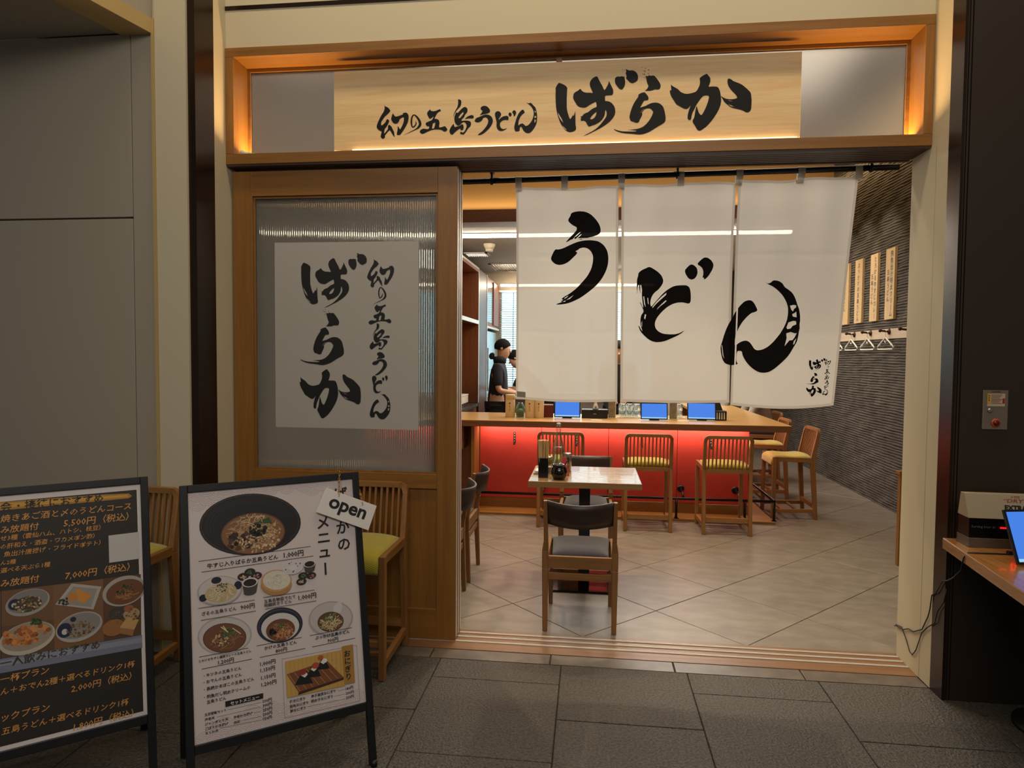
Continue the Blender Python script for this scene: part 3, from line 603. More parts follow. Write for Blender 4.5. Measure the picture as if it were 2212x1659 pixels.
def cloth_print(mb, parent, xcut=None):
    me = mb.mesh('brush_letter', CLINK)
    bm = bmesh.new(); bm.from_mesh(me)
    if xcut:
        x, side = xcut
        bmesh.ops.bisect_plane(bm, geom=bm.verts[:]+bm.edges[:]+bm.faces[:], plane_co=(x, 0, 0), plane_no=(1, 0, -.014), clear_outer=side < 0, clear_inner=side > 0)
    bm.to_mesh(me); bm.free(); grid_cut(me)
    base = parent_loc(parent)
    for v in me.vertices: v.co = Vector((v.co.x, YN-.0025+wav(v.co.x, v.co.z), v.co.z))-base
    o = bpy.data.objects.new('brush_letter', me); COL.objects.link(o); o.parent = parent
flat = lambda x, z: Vector((x, 0, z))
m = MB(); put_glyph(m, 'big_u', YN, flat); cloth_print(m, panels[0])
m = MB(); put_glyph(m, 'big_do', YN, flat); cloth_print(m, panels[1])
m = MB(); put_glyph(m, 'big_n', YN, flat); cloth_print(m, panels[1], (.733, -1))
m = MB(); put_glyph(m, 'big_n', YN, flat); cloth_print(m, panels[2], (.741, 1))
m = MB()
for n, bb in (('ba', (540, 965, 395, 720)), ('ra', (485, 785, 755, 1070)), ('ka', (470, 865, 1095, 1385)), ('maboroshi', (940, 1100, 415, 580)), ('no', (985, 1055, 580, 665)),
              ('go', (935, 1080, 675, 805)), ('shima', (935, 1065, 805, 950)), ('u', (945, 1045, 965, 1110)), ('do', (930, 1035, 1100, 1205)), ('n', (885, 1025, 1195, 1350))):
    q = (1700+bb[0]/11.85, 1700+bb[1]/11.85, 740+bb[2]/11.85, 740+bb[3]/11.85); put_glyph(m, n, 3.38 if n in ('ba', 'ra', 'ka') else YS, flat, px_bbox(*q, YN))
cloth_print(m, panels[2])
for x in (-.397, -.150, .150, .457, .755, 1.062, 1.340):
    z = 2.436+(x+1)/2.535*.028; m = MB(); w_ = .0175; pts = []
    pr = [(YN+.003+wav(x, 2.37)-.002, z-.058), (3.603, z-.02), (3.6025, z), (3.606, z+.012), (3.62, z+.018), (3.634, z+.012), (3.638, z), (3.637, z-.02), (YN+.005+wav(x, 2.37), z-.058)]
    pr[0] = (YN-.004+wav(x, 2.37), z-.062)
    vs = [(x+sx*w_, y, zz) for y, zz in pr for sx in (-1, 1)]; fs = [(2*i, 2*i+1, 2*i+3, 2*i+2) for i in range(len(pr)-1)]
    m.add(vs, fs, 0, True); m.build('hanging_loop', HEM, nor, world=True)
m = MB(); m.add([(-.396+dx, YN-.004+wav(-.38, 1.29), 1.272+dz) for dx, dz in ((0, 0), (.047, -.004), (.047, .026), (0, .03))], [(0, 1, 2, 3)]); m.build('care_label', mat('label_grey', (150, 138, 120), .8), panels[0], world=True)

# ------------------------------------------------------------------ dining room shell
COMB = mat('combed_plaster', (98, 91, 82), .8, noise=.2, nscale=6, bump=.25, bscale=140)
OCHRE = mat('ochre_plaster', (206, 158, 92), .8, bump=.04, bscale=200)
BACKW = mat('warm_grey_plaster', (176, 162, 140), .8)
KCEIL = mat('textured_ceiling_board', (200, 194, 186), .8, noise=.3, nscale=60, stretch=(1, 3, 1), bump=.5, bscale=70)
CEIL = mat('dining_ceiling', (120, 112, 100), .8)
def ragged_wall():
    X = 2.97; p = .0272; y0, y1, ny = 3.52, 13.2, 300; vs = []; fs = []; rnd = random.Random(3)
    nr = int(3.72/p)+1
    low = [[rnd.uniform(0, 6.28) for _ in range(4)] for _ in range(3)]
    def zr(r, k):
        y = y0+(y1-y0)*k/ny; z = r*p
        z += .005*sin(1.3*y+.21*r*.3+low[0][0])+.003*sin(3.1*y-.11*r+low[0][1])+.0016*sin(7.7*y+.5*r)+.0014*sin(17*y+1.7*r)
        return z+JIT[r][k]
    JIT = []
    for r in range(nr+1):
        row = []; v = 0
        for k in range(ny+1):
            v = v*.6+rnd.uniform(-.0018, .0018)
            if rnd.random() < .012: v += rnd.choice((-.005, .005))
            row.append(v)
        JIT.append(row)
    n = ny+1
    for r in range(nr):
        dep = [.015+.004*sin(k*.4+r)+rnd.uniform(-.002, .002) for k in range(ny+1)]
        gw = [.24+.06*sin(k*.23+2.1*r)+rnd.uniform(-.04, .04) for k in range(ny+1)]
        for f_, dd in ((0, 1), (.35, 1.12), (0, .92), (0, 0), (1, 0)):
            for k in range(ny+1):
                y = y0+(y1-y0)*k/ny; za = zr(r, k); zb = zr(r+1, k); top = za+(zb-za)*(1-gw[k])
                i_ = len(vs)//n % 5
                z = (za, za+(top-za)*.4, top, top+.001, zb-.001)[i_]
                vs.append((X-dep[k]*(.85, 1.1, .95, 0, 0)[i_]-.0005, y, max(0, z)))
    for q in range(5*nr-1):
        for k in range(ny): fs.append((q*n+k, q*n+k+1, (q+1)*n+k+1, (q+1)*n+k))
    m = MB(); m.add(vs, fs); m.box(2.972, 3.08, 3.52, 13.2, 0, 3.74); return m.build('wall_right', COMB)
struct(ragged_wall())
struct(MB().box(-2.82, -2.7, 3.2, 10.3, 0, 3.74).build('wall_dining_left', BACKW)).name = 'wall_left_inner'
struct(MB().box(-2.7, 3.0, 3.5, 6.5, 3.70, 3.80).box(-2.7, 3.0, 6.36, 13.3, 3.70, 3.80).build('ceiling', CEIL))
bm_ = MB(); bm_.box(-2.7, 2.15, 6.36, 6.46, 2.84, 3.70).box(2.05, 2.15, 6.46, 10.2, 2.84, 3.70); struct(bm_.build('wall_bulkhead', OCHRE)).name = 'wall_middle'
struct(MB().box(-2.7, 2.0, 6.24, 6.50, 2.745, 2.862).build('trim_4', BROWNX, bev=.003))
struct(MB().box(-2.7, 2.15, 6.50, 10.2, 2.765, 2.84).build('ceiling', KCEIL))
# kitchen back wall with the window
SKYM = mat('daylight_sky', (200, 225, 235), .9, emit=(190, 232, 248), estr=2.4)
struct(MB().box(-4, 1.6, 12.0, 12.05, -1, 5).build('sky', SKYM))
kb = MB()
for a in ((-2.75, -1.40, 0, 2.78), (.95, 1.75, 0, 3.7), (-1.40, .95, 0, .88), (-1.40, .95, 2.50, 2.78)): kb.box(a[0], a[1], 10.2, 10.32, a[2], a[3])
kb.box(1.65, 1.75, 10.32, 13.2, 0, 3.7).box(1.65, 3.0, 13.2, 13.3, 0, 3.7)
struct(kb.build('wall_back', BACKW))
wi = sroot('window_2', (-.2, 10.2, .88))
f = MB()
for a in ((-1.40, -1.37, .88, 2.50), (.92, .95, .88, 2.50), (-1.37, .92, .88, .92), (-1.37, .92, 2.46, 2.50), (-.02, .01, .92, 2.46)): f.box(a[0], a[1], 10.21, 10.26, a[2], a[3])
P(f, 'window_frame', ALU, wi); P(MB().box(-1.37, .92, 10.232, 10.236, .92, 2.46), 'glass_pane', CLEAR, wi)
bl = thing('venetian_blind', 'pale blue-white slatted blind hanging in the bright kitchen window', 'blind', (-.2, 10.17, 2.48))
MB().box(-1.2, 1.15, -.03, .02, -.02, .01).build('head_rail', ALU, bl)
SLAT = mat('blind_slat', (214, 222, 222), .5)
sm = MB().hexa([(-1.18, -.016, -.006), (1.13, -.016, -.006), (1.13, .014, .006), (-1.18, .014, .006), (-1.18, -.016, -.0045), (1.13, -.016, -.0045), (1.13, .014, .0075), (-1.18, .014, .0075)]).mesh('slat', SLAT)
for k in range(44):
    o = bpy.data.objects.new('slat', sm); COL.objects.link(o); o.parent = bl; o.location = (0, 0, -.045-k*.034)
for x in (-.98, -.1, .9): MB().box(x-.004, x+.004, -.018, -.016, -1.52, 0).build('ladder_cord', BLACKP, bl)

# white hoses in front of the window
sk = thing('sink_unit', 'steel sink unit under the kitchen window', 'sink', (-.1, 9.86, 0))
MB().box(-1.15, 1.1, -.24, .26, 0, .86).build('body', STEEL, sk); MB().box(-1.17, 1.12, -.27, .28, .86, .90).build('worktop', ALU, sk, bev=.004)
hs = thing('white_hose', 'white hose arching in front of the kitchen window', 'hose', (-.98, 9.9, .90))
MB().tube([(-.12+.36*(1-cos(a)), 0, .0+.80*sin(a)**.8) for a in [k*pi/16 for k in range(0, 17)]], .016).build('outer_loop', mat('hose_white', (230, 234, 236), .4), hs)
MB().tube([(-.04+.28*(1-cos(a)), .02, .0+.68*sin(a)**.8) for a in [k*pi/16 for k in range(0, 17)]], .012).build('inner_loop', mat('hose_white', (230, 234, 236), .4), hs)

# kitchen ceiling fittings
LEDK = mat('tube_light', (255, 250, 240), .5, emit=(255, 240, 216), estr=32)
for (x0, x1, y, z, lab) in ((-2.65, 1.95, 6.90, 2.735, 'long bright tube light hanging just behind the brown beam'), (-1.35, .9, 9.95, 2.545, 'long bright tube light above the kitchen window blind')):
    t = thing('tube_lamp', lab, 'light', ((x0+x1)/2, y, z)); h = (x1-x0)/2
    MB().cyl((-h, 0, 0), (h, 0, 0), .020).build('tube', LEDK, t)
    MB().box(-h, h, -.02, .02, .016, .028).build('housing', STEEL, t)
    for k in (-.75, -.20, .3, .8):
        MB().box(h*k-.006, h*k+.006, -.008, .008, .028, .20 if z < 2.6 else .030).build('hanger', BLACK, t)
st = thing('smoke_detector', 'cream round smoke detector on the kitchen ceiling', 'detector', (-1.163, 7.58, 2.765))
CRM = mat('cream_plastic', (226, 216, 190), .45)
MB().lathe([(.066, 0), (.066, -.022), (.056, -.035), (.056, -.038), (.050, -.055), (.0, -.058)], n=28).build('body', CRM, st)
MB().lathe([(.045, -.058), (.042, -.085), (0, -.088)], n=24).build('cap', CRM, st)
def vent(x0, x1, y0, y1, n, lab):
    t = thing('air_vent', lab, 'vent', ((x0+x1)/2, (y0+y1)/2, 2.765)); hx = (x1-x0)/2; hy = (y1-y0)/2; m = MB()
    m.box(-hx, hx, -hy, -hy+.03, -.014, 0).box(-hx, hx, hy-.03, hy, -.014, 0).box(-hx, -hx+.03, -hy, hy, -.014, 0).box(hx-.03, hx, -hy, hy, -.014, 0); m.build('frame', ALU, t)
    MB().box(-hx+.03, hx-.03, -hy+.03, hy-.03, -.002, 0).build('backing', BLACKP, t)
    sm = MB().hexa([(-.004, -hy+.03, -.013), (.004, -hy+.03, -.013), (.004, hy-.03, -.013), (-.004, hy-.03, -.013), (.006, -hy+.03, -.003), (.012, -hy+.03, -.003), (.012, hy-.03, -.003), (.006, hy-.03, -.003)]).mesh('blade', STEEL)
    for k in range(n):
        o = bpy.data.objects.new('blade', sm); COL.objects.link(o); o.parent = t; o.location = (-hx+.03+(k+.5)*(2*hx-.06)/n, 0, 0)
vent(-1.60, -1.28, 8.17, 8.50, 11, 'small slatted air vent on the kitchen ceiling nearest the shelves')
vent(-1.42, -.60, 9.18, 9.93, 22, 'large slatted air vent on the kitchen ceiling before the window')

# ------------------------------------------------------------------ kitchen cabinets along the left
cb = thing('shelf_cabinet', 'tall open brown cabinet with white-edged shelves behind the counter', 'cabinet', (-1.65, 7.4, 0))
def W(mb, n, m, par, bev=0): return mb.build(n, m, par, world=True, bev=bev)
W(MB().box(-1.88, -1.86, 6.97, 8.30, .9, 2.58), 'back_panel', BROWNZ, cb)
W(MB().box(-1.88, -1.40, 8.26, 8.30, .9, 2.58), 'side_panel', BROWNZ, cb)
W(MB().box(-1.88, -1.40, 6.93, 6.97, .9, 2.58), 'side_panel', BROWNZ, cb)
W(MB().box(-1.88, -1.40, 6.93, 8.30, 2.53, 2.58), 'top_panel', BROWNZ, cb)
W(MB().box(-1.88, -1.40, 6.97, 8.26, 1.89, 1.925), 'shelf', BROWNX, cb)
W(MB().box(-1.88, -1.62, 6.97, 8.26, 1.40, 1.43), 'shelf', BROWNX, cb)
W(MB().box(-1.403, -1.396, 8.26, 8.30, .9, 2.58).box(-1.403, -1.396, 6.93, 8.26, 1.885, 1.93).box(-1.403, -1.396, 6.93, 8.30, 2.56, 2.585), 'edge_strip', ALU, cb)
c2 = thing('tall_cabinet', 'dark brown full-height cabinet between the open shelves and the window', 'cabinet', (-1.65, 8.6, 0))
W(MB().box(-1.88, -1.40, 8.31, 8.96, 0, 2.58), 'body', mat('dark_brown_cabinet', (88, 54, 36), .4, wood=2), c2, .003)
W(MB().box(-1.399, -1.393, 8.93, 8.96, 0, 2.58), 'edge_strip', ALU, c2)
c3 = thing('glazed_cabinet', 'brown upper cabinet with pale glass doors next to the kitchen window', 'cabinet', (-1.65, 9.5, 1.9))
W(MB().box(-1.88, -1.42, 8.98, 10.15, 1.90, 2.58), 'body', BROWNZ, c3, .003)
W(MB().box(-1.42, -1.415, 9.05, 9.55, 1.96, 2.50), 'door', glass('pale_glass', (210, 225, 230), .15), c3)
W(MB().box(-1.42, -1.40, 9.60, 10.12, 1.93, 2.55), 'door', BROWNZ, c3, .002)
W(MB().box(-1.44, -1.398, 8.98, 10.15, 1.872, 1.898), 'edge_strip', ALU, c3)
c4 = thing('steel_fridge', 'pale steel fridge under the glazed cabinet by the window', 'fridge', (-1.65, 9.5, 0))
W(MB().box(-1.88, -1.44, 9.0, 10.15, .02, 1.84), 'body', mat('brushed_steel', (190, 206, 212), .28, .7), c4, .006)
for z in (1.28, .9): W(MB().box(-1.44, -1.425, 9.03, 10.12, z, z+.018), 'door_gap', STEEL, c4)
W(MB().box(-1.425, -1.40, 9.1, 9.12, 1.0, 1.6), 'handle', STEEL, c4)
ct = thing('kitchen_worktop', 'low dark kitchen cabinet under the open shelves', 'cabinet', (-1.65, 7.4, 0))
W(MB().box(-1.88, -1.42, 6.97, 8.26, 0, .86), 'body', BROWNZ, ct); W(MB().box(-1.88, -1.40, 6.95, 8.27, .86, .895), 'worktop', STEEL, ct)
mc = thing('dish_washer', 'small steel kitchen machine on the worktop under the cream box', 'machine', (-1.62, 7.40, .895))
MB().box(-.2, .16, -.22, .22, 0, .045).build('body', STEEL, mc, bev=.006)
MB().box(.162, .168, -.18, .18, .006, .04).build('front_panel', BLACKP, mc)
bx = thing('cream_box', 'cream flat box on the small steel machine by the shelves', 'box', (-1.60, 7.45, .942))
MB().box(-.18, .17, -.30, .30, 0, .085).build('tray', CRM, bx, bev=.004); MB().box(-.185, .175, -.305, .305, .085, .10).build('lid', CRM, bx, bev=.004)
rl = thing('paper_stack', 'small pile of white cups on the shelf of the open cabinet', 'cups', (-1.46, 7.30, 1.925))
for k in range(7): MB().lathe([(.03, 0), (.036, .05), (.034, .05), (.028, .002)], (0, 0, k*.02), 16).build('cup', mat('cup_white', (226, 222, 214), .4), rl)
rl.name = 'cup_stack'

# ------------------------------------------------------------------ bar counter
EDGE = mat('counter_edge_shade', (126, 80, 46), .45, wood=0, rgb2=(98, 58, 32))  # same oak as the top, with the front edge's shade put into the colour
bc = thing('bar_counter', 'long oak bar counter with a glowing red front and wooden plinth', 'counter', (.3, 6.4, 0))
top = W(MB().box(-1.7, 1.755, 6.052, 6.90, .866, .900), 'countertop', COUNTERW, bc, .003)
W(MB().box(1.16, 1.755, 6.90, 9.4, .866, .900), 'countertop', mat('counter_oak_y', (206, 164, 104), .3, wood=1, rgb2=(184, 138, 80), coat=.2), bc, .003)
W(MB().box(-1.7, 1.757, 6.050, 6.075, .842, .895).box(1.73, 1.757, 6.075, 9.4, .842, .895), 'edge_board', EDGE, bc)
W(MB().box(-1.6, 1.50, 6.40, 6.43, .835, .866), 'top_batten', DARKW, bc)
bounds = [-1.062, -.461, .181, .823, 1.478]
for a, c_ in zip(bounds[:-1], bounds[1:]):
    pn = W(MB().box(a+.002, c_-.002, 6.395, 6.42, .118, .835), 'front_panel', RED, bc, .0015)
ys = [6.42, 7.1, 7.8, 8.5, 9.2]
for a, c_ in zip(ys[:-1], ys[1:]): W(MB().box(1.455, 1.478, a+.002, c_-.002, .118, .835), 'side_panel', RED, bc, .0015)
W(MB().box(-1.062, 1.478, 6.395, 6.43, 0, .116).box(1.455, 1.478, 6.43, 9.2, 0, .116), 'kickboard', OAKX, bc)
W(MB().box(-1.095, 1.665, 6.155, 6.394, 0, .022).box(1.479, 1.665, 6.394, 9.2, 0, .022), 'plinth_step', OAKX, bc, .002)
W(MB().box(-1.095, -1.066, 6.10, 6.43, .022, .842), 'end_panel', OAKZ, bc, .002)
W(MB().box(-1.70, -1.17, 6.38, 6.80, 0, .62).box(-1.70, -1.17, 6.38, 6.40, .62, .635).box(-1.19, -1.17, 6.10, 6.80, .62, .842).box(-1.17, -1.095, 6.36, 6.42, 0, .842), 'cupboard_end', BROWNZ, bc)
W(MB().box(-1.70, -1.19, 6.75, 6.79, .62, .842), 'shelf_back', BLACKP, bc)
W(MB().box(-1.66, -1.2, 6.45, 6.7, .64, .66), 'shelf', DARKW, bc)
W(MB().box(1.16, 1.45, 9.2, 9.4, 0, .866), 'end_block', OAKX, bc)
W(MB().box(-1.0, 1.40, 6.86, 6.88, 0, .866), 'rear_panel', OAKX, bc)
ps = thing('plate_stack', 'stack of dark plates in the open end of the counter', 'plates', (-1.32, 6.58, .66))
for k in range(8): MB().lathe([(.05, 0), (.10, .012), (.10, .015), (.05, .006), (0, .006)], (0, 0, k*.011), 24).build('plate', mat('dark_plate', (70, 66, 62), .35), ps)
for i, X in enumerate((-.721, -.121, .492, 1.13)):
    hk = thing('bag_hook', ('bag hook on the red counter front, nearest the wooden end panel', 'bag hook behind the stool at the small table', 'bag hook behind the middle counter stool', 'bag hook behind the counter stool at the corner')[i], 'hook', (X, 6.395, .70), group='bag hooks on the red counter front')
    MB().box(-.011, .011, -.003, 0, -.05, .06).build('plate', mat('tarnished_brass', (96, 66, 44), .4, .6), hk, bev=.001)
    for z in (.045, .02, -.005): MB().lathe([(.004, 0), (.003, .003)], (0, -.003, z), 8, axis=(0, -1, 0)).build('screw', ALU, hk)
    MB().tube([(0, -.004, -.015), (0, -.03, -.025), (0, -.04, -.045), (-.002, -.035, -.06)], .007).lathe([(.010, -.006), (.010, .006)], (0, -.035, -.055), 12).build('peg', BLACK, hk)
fr_ = thing('foot_rail', 'black metal foot rail running round the base of the bar counter', 'rail', (.3, 6.17, 0))
W(MB().tube([(-1.055, 6.175, .205), (1.66, 6.175, .205), (1.662, 6.19, .205), (1.662, 9.0, .205)], .0125, 10), 'rail', BLACK, fr_)
for x, y in ((-1.045, 6.175), (.795, 6.175), (1.40, 6.175), (1.662, 6.20), (1.662, 7.6), (1.662, 8.9)):
    W(MB().cyl((x, y, .024), (x, y, .20), .011).box(x-.02, x+.02, y-.018, y+.018, .022, .027), 'post', BLACK, fr_)
for x in (-1.035, -.430, .212, .86, 1.36):
    W(MB().lathe([(.034, 0), (.034, .006), (.022, .012), (.012, .016)], (x, 6.394, .255), 20, axis=(0, -1, 0)).tube([(x, 6.385, .255), (x, 6.28, .250), (x, 6.20, .215)], .010), 'wall_flange', BLACK, fr_)

# ------------------------------------------------------------------ bar stool
FABRIC = mat('yellow_green_weave', (188, 172, 44), .8, sheen=.3)
nt = FABRIC.node_tree; N = nt.nodes.new; L = nt.links.new; b = nt.nodes['Principled BSDF']
tc = N('ShaderNodeTexCoord'); sx = N('ShaderNodeSeparateXYZ'); L(tc.outputs['Object'], sx.inputs[0])
def mth(op, a, c_=None):
    n = N('ShaderNodeMath'); n.operation = op
    for i, v in enumerate((a, c_)):
        if v is None: continue
        if isinstance(v, (int, float)): n.inputs[i].default_value = v
        else: L(v, n.inputs[i])
    return n.outputs[0]
zig = mth('PINGPONG', sx.outputs[0], .009); run = mth('ADD', mth('SUBTRACT', sx.outputs[1], sx.outputs[2]), zig)
stv = mth('FRACT', mth('MULTIPLY', run, 105.0)); rr = N('ShaderNodeValToRGB'); rr.color_ramp.elements[0].position = .62; rr.color_ramp.elements[1].position = .70
rr.color_ramp.elements[0].color = (*lin((198, 182, 52)), 1); rr.color_ramp.elements[1].color = (*lin((128, 112, 30)), 1)
L(stv, rr.inputs[0]); L(rr.outputs[0], b.inputs['Base Color'])
def make_stool(label, group):
    t = thing('bar_stool', label, 'stool', (0, 0, 0), 0, group)
    hw = .205; lw = .030
    for s in (-1, 1):
        x = s*(hw-lw/2)
        m = MB(); m.bar((x, -.222, 0), (x, -.185, .545), .034, lw, .046, lw, side=(0, 1, 0)); m.bar((x, -.185, .545), (x, -.229, .792), .046, lw, .028, .026, side=(0, 1, 0))
        m.build('rear_leg', LOAKZ, t, bev=.004)
        m = MB(); m.bar((x, .158, 0), (x, .150, .575), .034, lw, .036, lw, side=(0, 1, 0)); m.build('front_leg', LOAKZ, t, bev=.004)
        MB().bar((x, -.195, .552), (x, .150, .556), lw-.004, .044, side=(1, 0, 0)).build('side_rail', LOAKY, t, bev=.004)
        MB().bar((x, -.215, .082), (x, .156, .072), lw*.8, .034, side=(1, 0, 0)).build('side_stretcher', LOAKY, t, bev=.002)
        m = MB(); cc = [(x-s*.032*(1-cos(t)), -.229-.010*sin(t), .790+.038*sin(t)) for t in [k*pi/12 for k in range(7)]]
        for p_, q_ in zip(cc[:-1], cc[1:]):
            p_ = Vector(p_); q_ = Vector(q_); e_ = (q_-p_)*.12; m.bar(p_-e_, q_+e_, .027, .027, side=(0, 1, 0))
        m.build('corner', LOAKZ, t)
    def curved(z, h, y, sag, w_, d_, name, x1=hw-.03):
        m = MB(); n = 8
        for k in range(n):
            a = -x1+2*x1*k/n; c_ = -x1+2*x1*(k+1)/n
            ya = y-sag*(1-(a/x1)**2); yc = y-sag*(1-(c_/x1)**2)
            m.hexa([(a, ya-d_/2, z), (c_, yc-d_/2, z), (c_, yc+d_/2, z), (a, ya+d_/2, z), (a, ya-d_/2, z+h), (c_, yc-d_/2, z+h), (c_, yc+d_/2, z+h), (a, ya+d_/2, z+h)])
        return m.build(name, LOAKX, t)
    curved(.8145, .027, -.239, .006, 0, .026, 'top_rail', hw-.044)
    curved(.520, .032, -.192, .012, 0, .026, 'rear_seat_rail', hw-.03)
    curved(.105, .040, -.208, .0, 0, .022, 'rear_stretcher', hw-.028)
    MB().box(-hw+.03, hw-.03, .140, .162, .150, .178).build('front_stretcher', LOAKX, t, bev=.002)
    for y in (-.07, .06): MB().box(-hw+.028, hw-.028, y-.012, y+.012, .066, .084).build('foot_rung', LOAKX, t, bev=.002)
    sm = MB().bar((0, 0, 0), (0, -.044, .272), .011, .016, side=(1, 0, 0)).mesh('slat', LOAKZ)
    for k in range(11):
        x = -.156+.312*k/10; o = bpy.data.objects.new('slat', sm); COL.objects.link(o); o.parent = t; o.location = (x, -.190-.010*(1-(x/.17)**2), .545)
    # upholstered seat rolling over the front
    prof = [(-.185, .548), (-.180, .580), (-.12, .592), (-.02, .586), (.07, .592), (.130, .590), (.162, .574), (.177, .545), (.179, .505), (.175, .492), (.152, .500), (.142, .540), (-.17, .535)]
    vs = []; fs = []; NX = 14; n = len(prof)
    for k in range(NX+1):
        u = -1+2*k/NX; x = u*(hw-.031)
        for y, z in prof:
            zz = z-(.010*abs(u)**4 if z > .56 else 0)+(-.004*(1-u*u) if z > .58 and y < .05 else 0)+(.010*(1-abs(u)**2.2) if z > .56 and y < -.1 else 0)
            vs.append((x, y, zz))
    for k in range(NX):
        for j in range(n): fs.append((k*n+j, k*n+(j+1) % n, (k+1)*n+(j+1) % n, (k+1)*n+j))
    fs.append(tuple(range(n))); fs.append(tuple(range(NX*n, NX*n+n))[::-1])
    m = MB(); m.add(vs, fs, 0, True); m.build('seat_pad', FABRIC, t, recalc=True)
    return t
gs_ = 'oak bar stools with yellow-green seats'
s0_ = make_stool('slatted oak bar stool at the counter, partly behind the water bottle', gs_)
s0_.location = (-.247, 5.985, 0)
for (x, y, rz, lab) in ((.503, 5.970, 0, 'middle of the three slatted bar stools facing the red counter front'),
                        (1.155, 5.945, 0, 'slatted bar stool at the corner end of the red counter front'),
                        (1.862, 6.595, pi/2, 'slatted bar stool nearest the entrance on the short side of the counter'),
                        (1.862, 7.49, pi/2, 'bar stool second from the entrance on the short side of the counter'),
                        (2.03, 8.42, pi/2, 'farthest bar stool on the short side, with the seated guest'),
                        (-1.122, 3.075, pi, 'bar stool outside against the sliding door, behind the white menu stand'),
                        (-2.165, 2.76, pi, 'bar stool outside against the grey panel, between the two menu stands')):
    o = copytree(s0_); o.location = (x, y, 0); o.rotation_euler.z = rz; o['label'] = lab

# ------------------------------------------------------------------ dining chair, table and what stands on it
SEATF = mat('charcoal_weave', (62, 58, 68), .85, noise=.35, nscale=160, stretch=(3, 1, 1), bump=.5, bscale=300, sheen=.3)
CHO = mat('chair_oak', (144, 102, 56), .45, wood=2, rgb2=(120, 80, 42))
CHOX = mat('chair_oak_x', (144, 102, 56), .45, wood=0, rgb2=(120, 80, 42))
BACKB = mat('dark_backrest', (58, 42, 36), .4, wood=0, rgb2=(44, 32, 28))
def make_chair(label, group):
    t = thing('dining_chair', label, 'chair', (0, 0, 0), 0, group)
    for s in (-1, 1):
        x = s*.186; m = MB()
        m.bar((x, -.205, 0), (x+s*.002, -.19, .34), .026, .026, .034, .034, side=(0, 1, 0)); m.bar((x+s*.002, -.19, .34), (x+s*.002, -.19, .44), .034, .034, .034, .034, side=(0, 1, 0))
        m.bar((x+s*.002, -.19, .44), (x-s*.002, -.205, .50), .034, .034, .026, .024, side=(0, 1, 0)); m.bar((x-s*.002, -.205, .50), (x+s*.001, -.238, .722), .026, .024, .020, .020, side=(0, 1, 0))
        m.build('rear_leg', CHO, t, bev=.003)
        MB().bar((s*.178, .20, 0), (s*.182, .19, .40), .024, .024, .034, .034, side=(0, 1, 0)).build('front_leg', CHO, t, bev=.003)
        MB().bar((s*.184, -.19, .375), (s*.182, .19, .385), .022, .055, side=(1, 0, 0)).build('side_rail', CHO, t, bev=.002)
        MB().bar((s*.185, -.19, .29), (s*.181, .192, .22), .016, .026, side=(1, 0, 0)).build('side_stretcher', CHO, t, bev=.002)
    MB().box(-.172, .172, -.203, -.181, .343, .410).build('rear_rail', CHOX, t, bev=.002)
    MB().box(-.170, .170, .180, .202, .345, .405).build('front_rail', CHOX, t, bev=.002)
    MB().box(-.172, .172, -.200, -.182, .280, .318).build('rear_stretcher', CHOX, t, bev=.002)
    vs = []; fs = []; n = 12; zs = (.592, .64, .69, .722)
    for k in range(n+1):
        u = -1+2*k/n; x = u*.178; d_ = .070*(1-u*u)
        for j, z in enumerate(zs):
            y = -.212-(z-.592)*.17-d_; zz = z-.010*(1-u*u)
            vs += [(x, y-.007, zz), (x, y+.007, zz)]
    m_ = len(zs)
    for k in range(n):
        for j in range(m_-1):
            a = (k*m_+j)*2; b_ = ((k+1)*m_+j)*2; fs += [(a, b_, b_+2, a+2), (a+1, a+3, b_+3, b_+1)]
        a = k*m_*2; b_ = (k+1)*m_*2; fs.append((a, a+1, b_+1, b_)); a += (m_-1)*2; b_ += (m_-1)*2; fs.append((a, b_, b_+1, a+1))
    m = MB(); m.add(vs, fs, 0, True); m.build('backrest', BACKB, t, recalc=True)
    vs = []; fs = []; NX, NY = 12, 12
    for j in range(NY+1):
        for k in range(NX+1):
            u = -1+2*k/NX; v = -1+2*j/NY; x = u*(.158+.008*v); y = .004+v*.180
            z = .412+.034*(1-abs(u)**5)*(1-abs(v)**5)-.004*(1-u*u)*(1-v*v); vs.append((x, y, z))
    for j in range(NY):
        for k in range(NX): a = j*(NX+1)+k; fs.append((a, a+1, a+NX+2, a+NX+1))
    bnd = [k for k in range(NX+1)]+[(j+1)*(NX+1)-1 for j in range(1, NY+1)]+[NY*(NX+1)+k for k in range(NX-1, -1, -1)]+[j*(NX+1) for j in range(NY-1, 0, -1)]
    base = len(vs); vs += [(vs[i][0], vs[i][1], .395) for i in bnd]; nb = len(bnd)
    for k in range(nb): fs.append((bnd[k], base+k, base+(k+1) % nb, bnd[(k+1) % nb]))
    m = MB(); m.add(vs, fs, 0, True); m.build('seat_cushion', SEATF, t, recalc=True)
    return t
gc = 'dining chairs with dark curved backs'
ch = make_chair('dining chair with its dark backrest towards the entrance, in front of the small table', gc)
ch.location = (-.043, 3.782, 0)
for (x, y, rz, lab) in ((-.02, 4.95, pi, 'dining chair on the far side of the small table, facing the entrance'),
                        (-.985, 4.47, pi/2, 'dining chair seen from the side just beyond the sliding door'),
                        (-.985, 3.935, pi/2, 'dining chair mostly hidden behind the edge of the sliding door')):
    o = copytree(ch); o.location = (x, y, 0); o.rotation_euler.z = rz; o['label'] = lab
